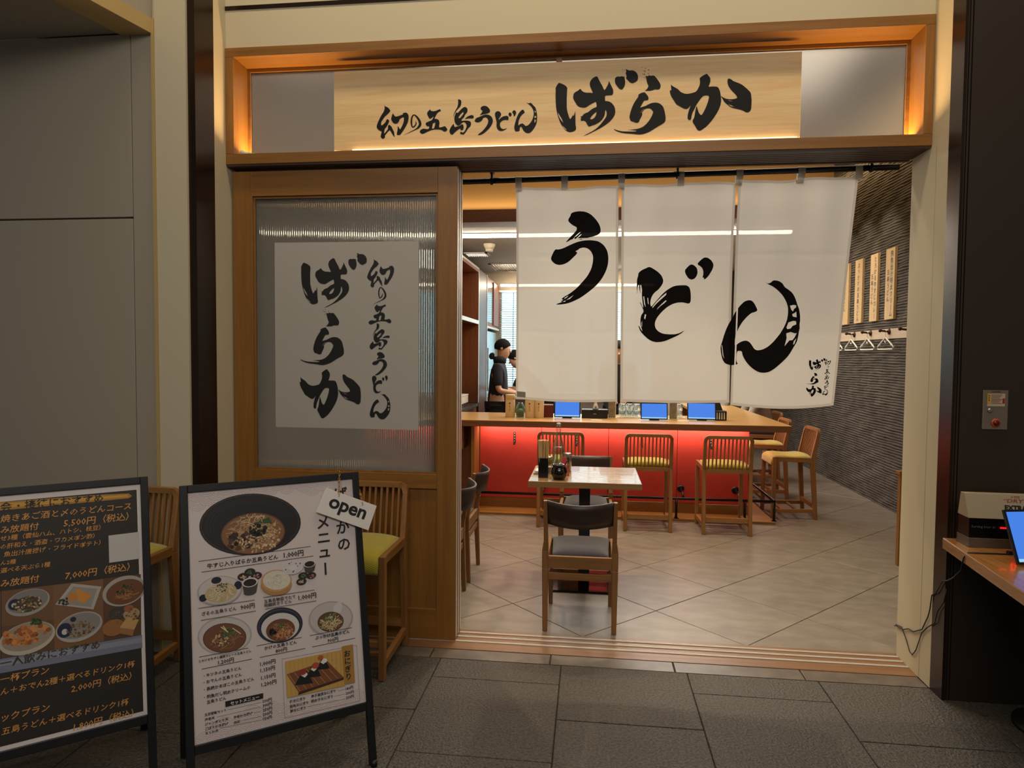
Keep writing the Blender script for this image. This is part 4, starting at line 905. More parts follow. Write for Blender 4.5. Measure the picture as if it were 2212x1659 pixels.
def make_table(lab, w_, d_, lx):
    t = thing('dining_table', lab, 'table', (lx, 0, 0))
    MB().box(-w_/2, w_/2, -d_/2, d_/2, .682, .720).build('tabletop', TABLEW, t, bev=.003)
    MB().box(-.036, .036, -.036, .036, .012, .672).build('column', BLACKP, t, bev=.002)
    MB().box(-.2, .2, -.06, .06, .672, .682).build('bracket', BLACK, t)
    MB().box(-.215, .215, -.215, .215, 0, .012).build('base_plate', mat('polished_base', (22, 20, 20), .12, .5), t, bev=.002)
    return t
t1 = make_table('small square oak table with a black pedestal base and condiments', .697, .60, -.027); t1.location = (-.027, 4.39, 0)
t2 = make_table('oak table behind the sliding door with only blurred outlines through the glass', .80, 1.15, 0); t2.location = (-1.55, 4.2, 0)

ck = thing('chopstick_holder', 'square black holder full of wooden chopsticks on the small table', 'holder', (-.291, 4.245, .720))
m = MB(); 
for a in ((-.031, .031, -.031, -.028), (-.031, .031, .028, .031), (-.031, -.028, -.028, .028), (.028, .031, -.028, .028)): m.box(*a, .002, .125)
m.box(-.031, .031, -.031, .031, 0, .003); m.build('holder', mat('black_lacquer', (12, 11, 11), .25), ck, bev=.001)
sh = MB().bar((0, 0, 0), (0, 0, .232), .0058, .0058, .0078, .0058).mesh('chopstick', mat('chopstick_wood', (214, 178, 122), .6))
for k in range(49):
    o = bpy.data.objects.new('chopstick', sh); COL.objects.link(o); o.parent = ck
    a = (k % 7-3)/3; c_ = (k//7-3)/3; o.location = (a*.022, c_*.022, .004); o.rotation_euler = (-c_*.035+random.uniform(-.015, .015), a*.040+random.uniform(-.02, .02), random.uniform(0, 3))
GLASS = glass('bottle_glass', (244, 250, 248), 0, 1.45); WATER = glass('water', (240, 248, 246), 0, 1.33)
bt = thing('water_bottle', 'tall clear swing-top water bottle on the small table', 'bottle', (-.205, 4.43, .720))
MB().lathe([(.0, .002), (.036, .002), (.040, .010), (.040, .150), (.037, .180), (.024, .225), (.016, .262), (.0145, .290), (.017, .300), (.014, .305), (.014, .312), (.011, .312), (.0115, .290), (.013, .262), (.021, .225), (.034, .178), (.037, .150), (.037, .012), (0, .010)], n=32, cap=False).build('glass_body', GLASS, bt)
MB().lathe([(0, .011), (.0365, .013), (.0365, .150), (.035, .172), (0, .172)], n=28, cap=False).build('water', WATER, bt)
MB().lathe([(.0, .313), (.011, .313), (.0135, .322), (.013, .330), (0, .332)], n=20).build('stopper', mat('porcelain', (232, 228, 220), .25), bt)
MB().tube([(-.018, 0, .285), (-.020, 0, .300), (-.014, 0, .326), (.014, 0, .326), (.020, 0, .300), (.018, 0, .285)], .0014, 6).tube([(.018*cos(a), .018*sin(a), .288) for a in [k*pi/8 for k in range(16)]], .0014, 6, closed=True).build('wire_clasp', STEEL, bt)
for i, (x, y, r, h, lab) in enumerate(((-.262, 4.36, .022, .115, 'slim glass shaker with a steel cap beside the chopstick holder'), (-.143, 4.475, .026, .125, 'glass condiment jar behind the water bottle'))):
    j = thing('glass_jar', lab, 'jar', (x, y, .720))
    MB().lathe([(0, 0), (r, 0), (r, h*.8), (r*.85, h*.86), (r*.85, h*.88), (r*.75, h*.88), (r*.88, h*.8), (r*.88, .004), (0, .004)], n=24, cap=False).build('glass_body', GLASS, j)
    MB().lathe([(r*.9, h*.86), (r*.92, h*.97), (r*.7, h), (0, h)], n=24).build('cap', STEEL, j)
    MB().lathe([(0, .006), (r*.8, .006), (r*.8, h*.35), (0, h*.37)], n=18).build('spice', mat('spice_brown', (120, 72, 40) if i else (60, 50, 44), .8), j)
pt = thing('black_pot', 'round glossy black ceramic condiment pot on the small table', 'pot', (-.186, 4.185, .720))
LAC = mat('black_glaze', (8, 8, 8), .08, coat=.5)
MB().lathe([(0, 0), (.036, 0), (.040, .006), (.051, .030), (.052, .048), (.047, .068), (.040, .078), (.044, .088), (.047, .093), (.042, .093), (.036, .080), (.040, .066), (.044, .045), (.034, .010), (0, .008)], n=36, cap=False).build('bowl', LAC, pt)
MB().lathe([(.041, .088), (.030, .096), (.010, .100), (.006, .106), (0, .108)], n=30).build('lid', LAC, pt)
MB().tube([(.030, .004, .085), (.045, .01, .110), (.052, .012, .122)], .003, 6).build('spoon_handle', LAC, pt)
mn = thing('red_menu_card', 'small red card peeking out behind the black pot', 'card', (-.150, 4.30, .720))
MB().hexa([(-.022, 0, 0), (.022, .0, 0), (.022, .003, 0), (-.022, .003, 0), (-.026, .02, .118), (.004, .02, .118), (.004, .023, .118), (-.026, .023, .118)]).build('card', mat('red_card', (196, 40, 30), .5), mn)
tr_ = thing('grey_tray', 'small grey tray with folded wipes at the far corner of the table', 'tray', (-.318, 4.40, .720))
MB().box(-.045, .035, -.07, .07, 0, .008).build('tray', mat('grey_tray', (120, 116, 112), .5), tr_, bev=.003); MB().box(-.035, .025, -.055, .055, .008, .02).build('wipes', PAPERW, tr_, bev=.003)

# ------------------------------------------------------------------ things on the bar counter
CANW = mat('canister_wood', (232, 212, 168), .5, wood=2, rgb2=(222, 198, 150))
can = thing('tea_canister', 'tall pale wooden canister with dark mark, left of the other canisters on the counter', 'canister', (-.770, 6.43, .900), 0, 'pale wooden canisters on the counter')
MB().lathe([(0, 0), (.046, 0), (.047, .003), (.047, .168), (.0465, .170)], n=32).build('body', CANW, can)
MB().lathe([(.0472, .170), (.0472, .214), (.045, .218), (0, .219)], n=32).build('lid', CANW, can)
m = MB()
cylp = lambda a, b: Vector((.0476*sin(a/.0476), -.0476*cos(a/.0476), b))
fillpoly(m, [[(.008*cos(k*pi/7), .135+.008*sin(k*pi/7)) for k in range(14)]], cylp)
vtext(m, '五島つばき', cylp, 0, .118, .011, .0115, bold=.02, res=1)
m.build('lettering', mat('brown_print', (110, 52, 34), .6), can)
for x, y, lab in ((-.575, 6.40, 'pale wooden canister in the middle, just right of the small glass water jar'), (-.487, 6.405, 'pale wooden canister next to the dark red menu book')):
    o = copytree(can); o.location = (x, y, .900); o['label'] = lab
jr = thing('glass_jar', 'clear glass jar with pale contents between the wooden canisters on the counter', 'jar', (-.672, 6.44, .900))
MB().lathe([(0, 0), (.042, 0), (.044, .01), (.044, .08), (.036, .115), (.022, .13), (.022, .14), (.018, .14), (.018, .128), (.034, .112), (.041, .08), (.041, .006), (0, .005)], n=28, cap=False).build('glass_body', glass('jar_green_glass', (214, 232, 220), .02), jr)
MB().lathe([(0, .008), (.034, .01), (.036, .05), (.026, .075), (0, .085)], n=14).build('contents', PAPERW, jr)
mb_ = thing('menu_book', 'dark red menu book standing beside the first tablet', 'book', (-.405, 6.46, .900))
m = MB().box(-.052, .052, -.012, .012, 0, .118); m.build('cover', mat('dark_red_cover', (96, 24, 18), .5), mb_, bev=.001)
MB().box(-.050, .050, -.008, .010, .118, .128).build('pages', PAPERW, mb_)
SCRN = mat('tablet_screen', (20, 40, 90), .15, emit=(70, 128, 226), estr=1.0); SCB = mat('tablet_taskbar', (60, 90, 120), .15, emit=(150, 205, 240), estr=1.0)
BEZ = mat('tablet_bezel', (12, 12, 14), .2, coat=.3); BEZ2 = mat('tablet_edge', (60, 66, 78), .3, .5)
def tablet(label, loc, w_, h_, rz=0, lean=.30, group='order tablets along the counter'):
    t = thing('order_tablet', label, 'tablet', loc, rz, group); R = Matrix.Rotation(-lean, 3, 'X')
    T = lambda *p: R @ Vector(p)+Vector((0, 0, .008))
    def bx(x0, x1, y0, y1, z0, z1, n, m_, bev=0):
        MB().hexa([T(x0, y0, z0), T(x1, y0, z0), T(x1, y1, z0), T(x0, y1, z0), T(x0, y0, z1), T(x1, y0, z1), T(x1, y1, z1), T(x0, y1, z1)]).build(n, m_, t, bev=bev)
    bx(-w_/2, w_/2, 0, .009, 0, h_, 'case', BEZ2, .002); b_ = .009
    bx(-w_/2+.001, w_/2-.001, -.0012, 0, .001, h_-.001, 'bezel', BEZ)
    bx(-w_/2+b_, w_/2-b_, -.0022, -.0012, b_+.012, h_-b_, 'screen', SCRN); bx(-w_/2+b_, w_/2-b_, -.0022, -.0012, b_, b_+.0115, 'task_bar', SCB)
    MB().box(-.045, .045, -.02, .07, 0, .007).hexa([(-.02, .05, .005), (.02, .05, .005), (.02, .065, .005), (-.02, .065, .005), T(-.02, .009, .07), T(.02, .009, .07), T(.02, .016, .085), T(-.02, .016, .085)]).build('stand', BEZ, t)
    return t
tablet('blue-screened order tablet on the counter beside the dark red menu book', (-.216, 6.41, .900), .250, .165, .02)
tablet('blue-screened order tablet on the counter right of the stacked glasses', (.601, 6.36, .900), .250, .160, -.03)
tablet('blue-screened order tablet on the counter nearest its corner, by the black pot of cutlery', (1.045, 6.42, .900), .262, .165, -.05)
bb = thing('black_drawer_box', 'flat black box with a small handle between tablet and grey board on the counter', 'box', (.047, 6.50, .900))
MB().box(-.125, .125, -.06, .09, 0, .082).build('case', BLACKP, bb, bev=.002); MB().box(-.118, .118, -.064, -.060, .006, .062).build('drawer', mat('black_satin', (20, 19, 19), .3), bb, bev=.001)
MB().box(-.014, .014, -.068, -.064, .040, .046).build('handle', STEEL, bb)
vs_ = thing('white_flask', 'small white conical bottle with a dark ring standing on the black box', 'bottle', (.055, 6.50, .983))
MB().lathe([(0, 0), (.028, 0), (.028, .01), (.016, .05), (.014, .06), (0, .062)], n=20).build('body', mat('porcelain', (232, 228, 220), .25), vs_); MB().lathe([(.014, .058), (.016, .07), (0, .072)], n=16).build('cork', CANW, vs_)
MB().lathe([(.010, 0), (.010, .002), (.006, .002), (.006, 0)], (0, -.0235, .022), 14, axis=(0, -1, .4)).build('ring_print', INKF, vs_)
for i, (x, lab) in enumerate(((.212, 'tall grey upright divider board on the counter, left of the stacked glasses'), (.790, 'tall grey upright divider board between the second tablet and the glasses'))):
    dv = thing('divider_board', lab, 'board', (x, 6.47, .900)); MB().box(-.036, .030, -.004, .004, .006, .30).build('board', mat('weathered_grey', (150, 142, 124), .6, noise=.2, nscale=20), dv)
    MB().box(.030, .036, -.006, .006, .006, .30).build('edge_strip', PAPERW, dv); MB().box(-.05, .045, -.03, .03, 0, .006).build('foot', CANW, dv, bev=.001)
tg = MB().lathe([(0, 0), (.030, 0), (.033, .005), (.034, .030), (.036, .032), (.0345, .036), (.037, .062), (.0355, .062), (.031, .008), (0, .007)], n=22, cap=False).mesh('tumbler', glass('tumbler_glass', (240, 246, 246), 0, 1.45))
def glasses(xs, y, hn, group, labs):
    for i, x in enumerate(xs):
        for k in range(hn):
            o = bpy.data.objects.new('drinking_glass', tg); COL.objects.link(o); o.location = (x, y+.01*(i % 2), .972+k*.062 if hn else .9); o.location.z += 0
            o.rotation_euler = (pi, 0, 0); tag(o, labs[i] % (('lower', 'upper')[k]), 'glass', group)
glasses((.315, .385, .455), 6.60, 2, 'upturned stacked tumblers on the counter', ('%s upturned glass of the pair beside the grey divider board', '%s upturned glass of the middle pair', '%s upturned glass of the pair beside the second tablet'))
glasses((.868,), 6.68, 2, 'upturned tumblers near the last tablet', ('%s upturned glass of the pair left of the tablet nearest the corner',))
for x0, x1, y, lab in ((.27, .50, 6.60, 'pale wooden tray under the three pairs of upturned glasses'), (.82, .92, 6.68, 'pale tray under the single pair of glasses')):
    tag(MB().box(x0-.01, x1+.01, y-.05, y+.06, .9005, .9035).build('glass_tray', CANW), lab, 'tray')
cp = thing('cutlery_pot', 'black pot with white spoon handles and menus beside the last tablet', 'pot', (1.225, 6.50, .900))
MB().box(-.055, .055, -.05, .06, 0, .09).build('pot', BLACKP, cp, bev=.006)
MB().hexa([(-.06, .02, .05), (.045, .02, .05), (.045, .04, .05), (-.06, .04, .05), (-.10, .05, .185), (.0, .05, .185), (.0, .066, .185), (-.10, .066, .185)]).build('black_menu', mat('black_satin', (20, 19, 19), .3), cp)
for k in range(4): MB().bar((-.035+k*.022, -.053, .075), (-.035+k*.022, -.057, .012), .007, .004, .012, .004, side=(1, 0, 0)).build('spoon_handle', PAPERW, cp)
for i, (x, y, lab) in enumerate(((.06, 6.27, 'white card lying before the black drawer box'), (.86, 6.33, 'white paper slip lying left of the tablet nearest the corner'))):
    o = MB().box(-.05, .05, -.025, .03, 0, .0012).build('paper_card', PAPERW, off=None); o.location = (x, y, .9005); tag(o, lab, 'card')

tb = thing('silver_bag', 'crumpled silver-grey bag lying at the far end of the bar counter', 'bag', (1.60, 8.55, .900))
m = MB(); vs = []; fs = []; rn = random.Random(5)
for i in range(7):
    for j in range(14):
        a = 2*pi*j/14; h = i/6; r = (1-.45*h**2)*(1+.16*rn.uniform(-1, 1)); vs.append((.13*r*cos(a), .10*r*sin(a), .15*h+.012*rn.uniform(-1, 1)*(h > 0)))
for i in range(6):
    for j in range(14): fs.append((i*14+j, i*14+(j+1) % 14, (i+1)*14+(j+1) % 14, (i+1)*14+j))
fs.append(tuple(range(84, 98))); m.add(vs, fs, 0, True); m.build('bag_body', mat('silver_cloth', (168, 166, 160), .4, .2), tb)
m = MB(); m.tube([(-.05, 0, .13), (-.04, .0, .19), (0, .01, .21), (.04, 0, .19), (.05, 0, .13)], .006); m.build('handle', mat('silver_cloth', (168, 166, 160), .4, .2), tb)

# ------------------------------------------------------------------ right wall: menu boards, coat rail, hangers, low screen
BRD = mat('menu_board_wood', (232, 204, 160), .28, wood=2, rgb2=(218, 184, 134), coat=.2)
XF = 2.928
for y0, y1, cols, lab in ((6.925, 7.125, ('飛魚出汁明太クリーム', '五島うどん'), 'wooden menu board on the ridged wall nearest the entrance, two columns of writing'),
                          (7.315, 7.495, ('とろける牛すじカレー', '五島うどん'), 'wooden menu board second from the entrance, two columns of writing'),
                          (7.705, 7.905, ('ぶっかけの五島うどん',), 'wooden menu board third from the entrance, one centred column of writing'),
                          (8.095, 8.300, ('かけの五島うどん',), 'wooden menu board partly hidden behind the curtain edge')):
    yc = (y0+y1)/2; t = thing('menu_board', lab, 'sign', (XF, yc, 2.235), 0, 'wooden menu boards on the ridged wall')
    MB().box(0, .028, -(y1-y0)/2, (y1-y0)/2, -.35, .35).build('board', BRD, t, bev=.002)
    m = MB(); to = lambda a, b: Vector((-.0012, -a, b))
    if len(cols) == 2: vtext(m, cols[0], to, .040, .325, .062, .0655, bold=.01); vtext(m, cols[1], to, -.034, .150, .060, .066, bold=.01)
    else: vtext(m, cols[0], to, 0, .315, .060, .065, bold=.01)
    m.build('lettering', mat('board_ink', (74, 78, 88), .5), t)
cr = thing('coat_rail', 'long white wooden coat rail with dark iron pegs on the ridged wall', 'rail', (2.945, 7.6, 1.745))
MB().box(-.002, .02, -1.7, 1.6, -.052, .048).build('rail_board', mat('pale_rail_wood', (214, 196, 172), .45, wood=1, rgb2=(196, 176, 150)), cr, bev=.002)
IRON = mat('rusty_iron', (70, 44, 32), .5, .6); HANG = mat('hanger_white', (236, 234, 226), .35)
def hanger(parent_loc_, lab):
    t = thing('coat_hanger', lab, 'hanger', parent_loc_, 0, 'white coat hangers on the coat rail')
    MB().tube([(0, -.012, -.002), (0, -.014, .010), (0, -.006, .019), (0, .006, .019), (0, .014, .010), (0, .012, -.004), (0, .003, -.03), (0, 0, -.055)], .0038, 8).build('hook', HANG, t)
    m = MB(); m.tube([(0, .0, -.05), (0, -.03, -.070), (0, -.10, -.105), (0, -.165, -.138), (0, -.180, -.158), (0, -.165, -.170), (0, 0, -.172), (0, .165, -.170), (0, .180, -.158), (0, .165, -.138), (0, .10, -.105), (0, .03, -.070)], .0072, 8, closed=True); m.build('frame', HANG, t)
    m = MB(); m.tube([(0, -.018*cos(a)*1.0, -.085-.02*sin(a)) for a in [k*pi/8 for k in range(9)]], .004, 6); m.build('tie_loop', HANG, t)
    for s in (-1, 1): MB().tube([(0, s*.125, -.125), (0, s*.118, -.133), (0, s*.112, -.127)], .003, 6).build('notch', HANG, t)
for i, y in enumerate((6.60, 7.03, 7.47, 7.91, 8.35)):
    m = MB(); m.lathe([(.030, 0), (.030, .006), (.014, .012), (.010, .02), (.010, .075), (.016, .082), (.018, .090), (.012, .100), (0, .103)], (-.002, y-7.6, .018), 16, axis=(-1, 0, .12)); m.build('peg', IRON, cr)
    if 0 < i < 4: hanger((2.908, y, 1.760), ('', 'white coat hanger on the peg nearest the entrance', 'white coat hanger on the middle peg', 'white coat hanger just beside the curtain edge')[i])
hanger((2.908, 8.35, 1.760), 'white coat hanger almost wholly hidden behind the curtain edge')
lp = thing('low_screen', 'low oak screen panel standing just inside the right jamb', 'screen', (2.62, 5.07, 0))
MB().box(-.40, .33, -.02, .02, 0, .66).build('panel', OAKZ, lp, bev=.002); MB().box(-.41, .34, -.03, .03, .66, .69).build('cap_rail', OAKX, lp, bev=.002)

# ------------------------------------------------------------------ menu stands in front of the shop
class Stand:
    def __init__(s, label, x, y, yaw, tilt, W_, H_, h0, m):
        s.W, s.H, s.h0, s.m = W_, H_, h0, m
        s.O = Vector((x, y, 0)); s.r = Vector((cos(yaw), sin(yaw), 0)); b = Vector((-sin(yaw), cos(yaw), 0)); s.b = b
        s.u = Vector((0, 0, 1))*cos(tilt)+b*sin(tilt); s.n = s.r.cross(s.u)*-1   # n points to the back
        if s.n.dot(b) < 0: s.n = -s.n
        s.t = thing('menu_stand', label, 'sign', (x, y, 0), 0)
        full = h0+H_+m
        def bx(a0, a1, c0, c1, d0, d1, n, mt, bev=.002):
            q = [s.p(a, c, d) for c in (c0, c1) for a, d in ((a0, d0), (a1, d0), (a1, d1), (a0, d1))]
            return MB().hexa(q).build(n, mt, s.t, world=True, bev=bev, recalc=True)
        bx(-m, 0, .004, full, 0, .024, 'leg', BLACKP); bx(-2*m-W_, -m-W_, .004, full, 0, .024, 'leg', BLACKP)
        bx(-m-W_, -m, full-m, full, 0, .024, 'top_rail', BLACKP); bx(-m-W_, -m, h0-.030, h0, 0, .024, 'bottom_rail', BLACKP)
        s.sheet = bx(-m-W_, -m, h0, full-m, .008, .014, 'poster', None, 0)
        hinge = full-.06; sp = .39
        for a in (-m/2, -m*1.5-W_):
            A = s.p(a, hinge, .034); B = s.O+s.r*a+b*sp+Vector((0, 0, .004))
            MB().bar(B, A, m, .022, side=s.r).build('rear_leg', BLACKP, s.t, world=True, bev=.002)
        k = .12; A1 = [s.O+s.r*a+b*sp for a in (-m, -m-W_)]; up = (s.p(0, hinge, .034)-(s.O+b*sp))
        MB().bar(A1[0]+up*k, A1[1]+up*k, .026, .018, side=(0, 0, 1)).build('rear_rail', BLACKP, s.t, world=True)
        MB().lathe([(.012, 0), (.012, .02)], s.O-s.r*m/2+s.u*.0+Vector((0, 0, 0))-Vector((0, 0, 0)), 12).build('foot_cap', BLACKP, s.t, world=True)
    def p(s, a, c, d=0): return s.O+s.r*a+s.u*c+s.n*d
    def front(s, eps): return lambda a, c: s.p(a, c, .008-eps)
    def at(s, px, py):
        d = onP(px, py, s.p(0, 0, .008), s.n)-s.p(0, 0, .008); return (d.dot(s.r), d.dot(s.u))
P2 = mat('menu_paper', (212, 200, 196), .45)
s2 = Stand('white menu stand with a large noodle bowl photo and the open sign', -.7529, 2.2995, .6347, .2157, .5724, .8176, .2227, .0253)
s2.sheet.data.materials[0] = P2
s1 = Stand('dark menu stand with orange writing and six food photos, at the corridor side', -1.4828, 2.112, .6969, .2076, .5724, .8087, .2266, .0253)
s1.sheet.data.materials[0] = PAPERW
z1 = lambda x, y: (x/2.517, 1000+y/2.517)
z2 = lambda x, y: (380+x/4.424, 1000+y/4.424)
z3 = lambda x, y: (380+x/4.424, 1300+y/4.424)
def flat_mat(n, rgb): return mat('print_'+n, rgb, .5)
class Print:
    """flat print collected on one sheet: colour name -> mesh slot"""
    def __init__(s, st, zf): s.st = st; s.z = zf; s.mb = MB(); s.mats = []; s.e = .0006
    def mi(s, rgb):
        m = flat_mat('%d_%d_%d' % rgb, rgb)
        if m not in s.mats: s.mats.append(m)
        return s.mats.index(m)
    def P(s, x, y): return s.st.at(*s.z(x, y))
    def up(s): s.e += .00006
    def txt(s, t, a, b, rgb=(30, 26, 26), bold=.016, hs=None, res=1, shear=0):
        p = s.P(*a); q = s.P(*b); s.e_ = s.e+.0009
        text(s.mb, t, s.st.front(s.e_), p[0], p[1], width=q[0]-p[0], mi=s.mi(rgb), bold=bold, res=res, shear=shear, hs=hs)
    def poly(s, pts, rgb, raw=False):
        s.up(); L_ = [s.P(*p) for p in pts] if not raw else pts
        fillpoly(s.mb, [L_], s.st.front(s.e), s.mi(rgb))
    def line(s, a, b, rgb=(50, 44, 44), w_=.0016):
        s.up(); strip(s.mb, [s.P(*a), s.P(*b)], w_, s.st.front(s.e), s.mi(rgb))
    def ell(s, c, rx, ry, rgb, a0=0, n=40, dx=0, dy=0):
        s.up(); k = s.P(*c); x1 = s.P(c[0]+rx, c[1]); y1 = s.P(c[0], c[1]-ry)
        ax = (math.hypot(x1[0]-k[0], x1[1]-k[1])); ay = math.hypot(y1[0]-k[0], y1[1]-k[1]); s.last = (k, ax, ay)
        pts = []
        for i in range(n):
            t = 2*pi*i/n; X = ax*cos(t); Y = ay*sin(t); pts.append((k[0]+X*cos(a0)-Y*sin(a0), k[1]+X*sin(a0)+Y*cos(a0)))
        fillpoly(s.mb, [pts], s.st.front(s.e), s.mi(rgb))
    def noodles(s, c, rx, ry, cols, n, seed=1, w_=.0016, ln=.5):
        rnd = random.Random(seed); s.up(); k = s.P(*c); x1 = s.P(c[0]+rx, c[1]); y1 = s.P(c[0], c[1]-ry)
        ax = math.hypot(x1[0]-k[0], x1[1]-k[1]); ay = math.hypot(y1[0]-k[0], y1[1]-k[1])
        for i in range(n):
            r_ = math.sqrt(rnd.random())*.75; t = rnd.uniform(0, 6.28); cx, cy = ax*r_*cos(t), ay*r_*sin(t)
            a = rnd.uniform(0, 6.28); cv = rnd.uniform(-2.5, 2.5); L_ = ln*ax*rnd.uniform(.3, 1); pts = []; x, y = cx, cy
            for j in range(6):
                if (x/ax)**2+(y/ay)**2 > .97: break
                pts.append((k[0]+x, k[1]+y)); x += cos(a)*L_/5; y += sin(a)*L_/5*.8; a += cv/5
            if i % 12 == 0: s.e += .00002
            if len(pts) > 1: strip(s.mb, pts, w_*rnd.uniform(.7, 1.3), s.st.front(s.e), s.mi(rnd.choice(cols)))
    def blobs(s, c, rx, ry, cols, n, r=.004, seed=1):
        rnd = random.Random(seed); k = s.P(*c); x1 = s.P(c[0]+rx, c[1]); y1 = s.P(c[0], c[1]-ry)
        ax = math.hypot(x1[0]-k[0], x1[1]-k[1]); ay = math.hypot(y1[0]-k[0], y1[1]-k[1])
        for i in range(n):
            r_ = math.sqrt(rnd.random()); t = rnd.uniform(0, 6.28); cx, cy = k[0]+ax*r_*cos(t), k[1]+ay*r_*sin(t); rr_ = r*rnd.uniform(.5, 1.4)
            m_ = rnd.randint(5, 8); ph = rnd.uniform(0, 6)
            if i % 10 == 0: s.e += .00002
            fillpoly(s.mb, [[(cx+rr_*rnd.uniform(.6, 1)*cos(ph+2*pi*j/m_), cy+rr_*rnd.uniform(.6, 1)*sin(ph+2*pi*j/m_)) for j in range(m_)]], s.st.front(s.e), s.mi(rnd.choice(cols)))
    def done(s, name, label=None):
        o = s.mb.build(name, s.mats, s.st.sheet, world=True); o.parent = s.st.sheet
        if label: o['label'] = label
        return o

# wave pattern of overlapping rings along top and bottom of the white sheet
pr = Print(s2, z2); W_, H_, h0, m_ = s2.W, s2.H, s2.h0, s2.m
R_ = .030; wc = pr.mi((186, 160, 158))
def waves(up, inside):
    rows = 7
    cent = lambda i, j: (-m_-W_+R_*2*i+(R_ if j % 2 else 0), (h0+j*R_*.52-.012) if up else (h0+H_-j*R_*.52+.012))
    sg = 1 if up else -1
    for j in range(rows):
        for i in range(-1, 12):
            cx, cy = cent(i, j)
            if not inside(cx, cy): continue
            for rr_ in (1, .78, .56, .34):
                pts = []
                for k in range(25):
                    a = pi*k/24; x = cx+R_*rr_*cos(a); y = cy+sg*R_*rr_*sin(a); ok = -m_-W_+.001 < x < -m_-.001 and h0+.001 < y < h0+H_-.001
                    if ok:
                        for jj, ii in ((j-1, i), (j-1, i+1), (j-1, i-1), (j-2, i), (j-2, i+1), (j-2, i-1)):
                            if jj < 0: continue
                            ex, ey = cent(ii, jj)
                            if inside(ex, ey) and (x-ex)**2+(y-ey)**2 < (R_*.99)**2: ok = False; break
                    if ok: pts.append((x, y))
                    else:
                        if len(pts) > 1: strip(pr.mb, pts, .0011, s2.front(.0004), wc)
                        pts = []
                if len(pts) > 1: strip(pr.mb, pts, .0011, s2.front(.0004), wc)
edge = lambda x: (x+m_+W_)/W_
waves(False, lambda x, y: (h0+H_-y) < .018+.030*max(0, cos(7*edge(x)-.2))+(.018 if edge(x) > .8 else 0))
waves(True, lambda x, y: (y-h0) < .030+.028*sin(5.5*edge(x)-.4)+(.02 if edge(x) > .85 else 0))
pr.done('wave_pattern')
pr = Print(s2, z2)
# large bowl
K = (30, 26, 26)
pr.ell((725, 585), 468, 292, (34, 31, 33), -.10); pr.ell((722, 583), 452, 280, (62, 58, 60), -.10); pr.ell((722, 583), 446, 274, (30, 27, 29), -.10)
for q in (.93, .86, .79): pr.ell((726, 590), 446*q, 272*q, (44, 41, 43), -.10); pr.ell((728, 592), 440*q, 268*q, (30, 27, 29), -.10)
pr.ell((742, 672), 300, 196, (96, 64, 42), -.05); pr.ell((742, 674), 290, 188, (134, 92, 62), -.05)
pr.noodles((742, 660), 270, 170, [(206, 176, 136), (176, 140, 100), (150, 112, 76), (190, 158, 116)], 120, 3, .0020, .8)
pr.blobs((640, 740), 150, 90, [(58, 36, 28), (44, 28, 24), (84, 56, 40)], 46, .008, 4); pr.blobs((800, 760), 190, 90, [(206, 172, 128), (184, 146, 100), (220, 192, 150), (150, 108, 70)], 150, .0042, 5)
pr.blobs((930, 660), 70, 110, [(206, 176, 130), (168, 130, 88)], 50, .004, 8); pr.blobs((780, 640), 75, 60, [(22, 22, 20), (34, 34, 28)], 22, .008, 6)
for k in range(9): pr.line((720+k*8, 590-k*3), (890+k*4, 520+k*7), (54, 84, 50), .0022)
pr.noodles((720, 540), 150, 60, [(214, 186, 148), (196, 164, 122)], 22, 11, .0022, 1.4)
pr.line((215, 940), (1285, 797)); pr.txt('牛すじ入りばらか五島うどん', (298, 1006), (975, 916)); pr.txt('1,000円', (1030, 904), (1218, 874)); pr.line((245, 1043), (1312, 888))
# plates of the second row
pr.ell((420, 1220), 208, 140, (168, 160, 158), -.1); pr.ell((420, 1215), 196, 128, (200, 192, 188), -.1)
for c, a, b in (((385, 1122), 48, 32), ((262, 1290), 40, 34), ((592, 1168), 36, 40)): pr.ell(c, a, b, (26, 28, 44))
pr.ell((430, 1240), 150, 92, (190, 168, 128)); pr.noodles((430, 1230), 150, 95, [(222, 208, 176), (200, 184, 146), (180, 160, 120)], 90, 21, .0018, .8); pr.blobs((440, 1190), 62, 42, [(40, 48, 34), (30, 36, 26)], 46, .0022, 22)
def dish(c, rx, cols, seed): pr.ell(c, rx, rx*.68, (44, 36, 34)); pr.blobs((c[0], c[1]+4), rx*.62, rx*.4, cols, 18, .0026, seed)
def cup(c, rx, h):
    pr.poly([(c[0]-rx, c[1]), (c[0]+rx, c[1]), (c[0]+rx*.78, c[1]+h), (c[0]-rx*.78, c[1]+h)], (70, 64, 64)); pr.ell((c[0], c[1]+h), rx*.78, rx*.35, (70, 64, 64)); pr.ell(c, rx, rx*.6, (206, 200, 196)); pr.ell((c[0], c[1]+3), rx*.8, rx*.46, (40, 26, 24))
dish((705, 1042), 52, [(70, 104, 62), (90, 124, 74)], 31); dish((640, 1086), 52, [(190, 160, 110), (214, 190, 150)], 32); dish((768, 1076), 52, [(176, 96, 92), (206, 150, 140)], 33); cup((706, 1140), 76, 95)
pr.ell((958, 1165), 146, 100, (176, 128, 76), -.2); pr.ell((958, 1125), 144, 104, (190, 148, 96), -.2); pr.ell((962, 1120), 130, 90, (214, 204, 186), -.2); pr.noodles((962, 1120), 120, 80, [(226, 220, 206), (206, 196, 176), (190, 178, 156)], 80, 34, .0015, .8)
pr.ell((1116, 1000), 98, 64, (206, 200, 198)); pr.blobs((1116, 1000), 86, 54, [(60, 64, 90), (80, 86, 110)], 14, .0028, 35); pr.ell((1116, 1000), 42, 28, (214, 208, 206)); cup((1274, 962), 58, 62)
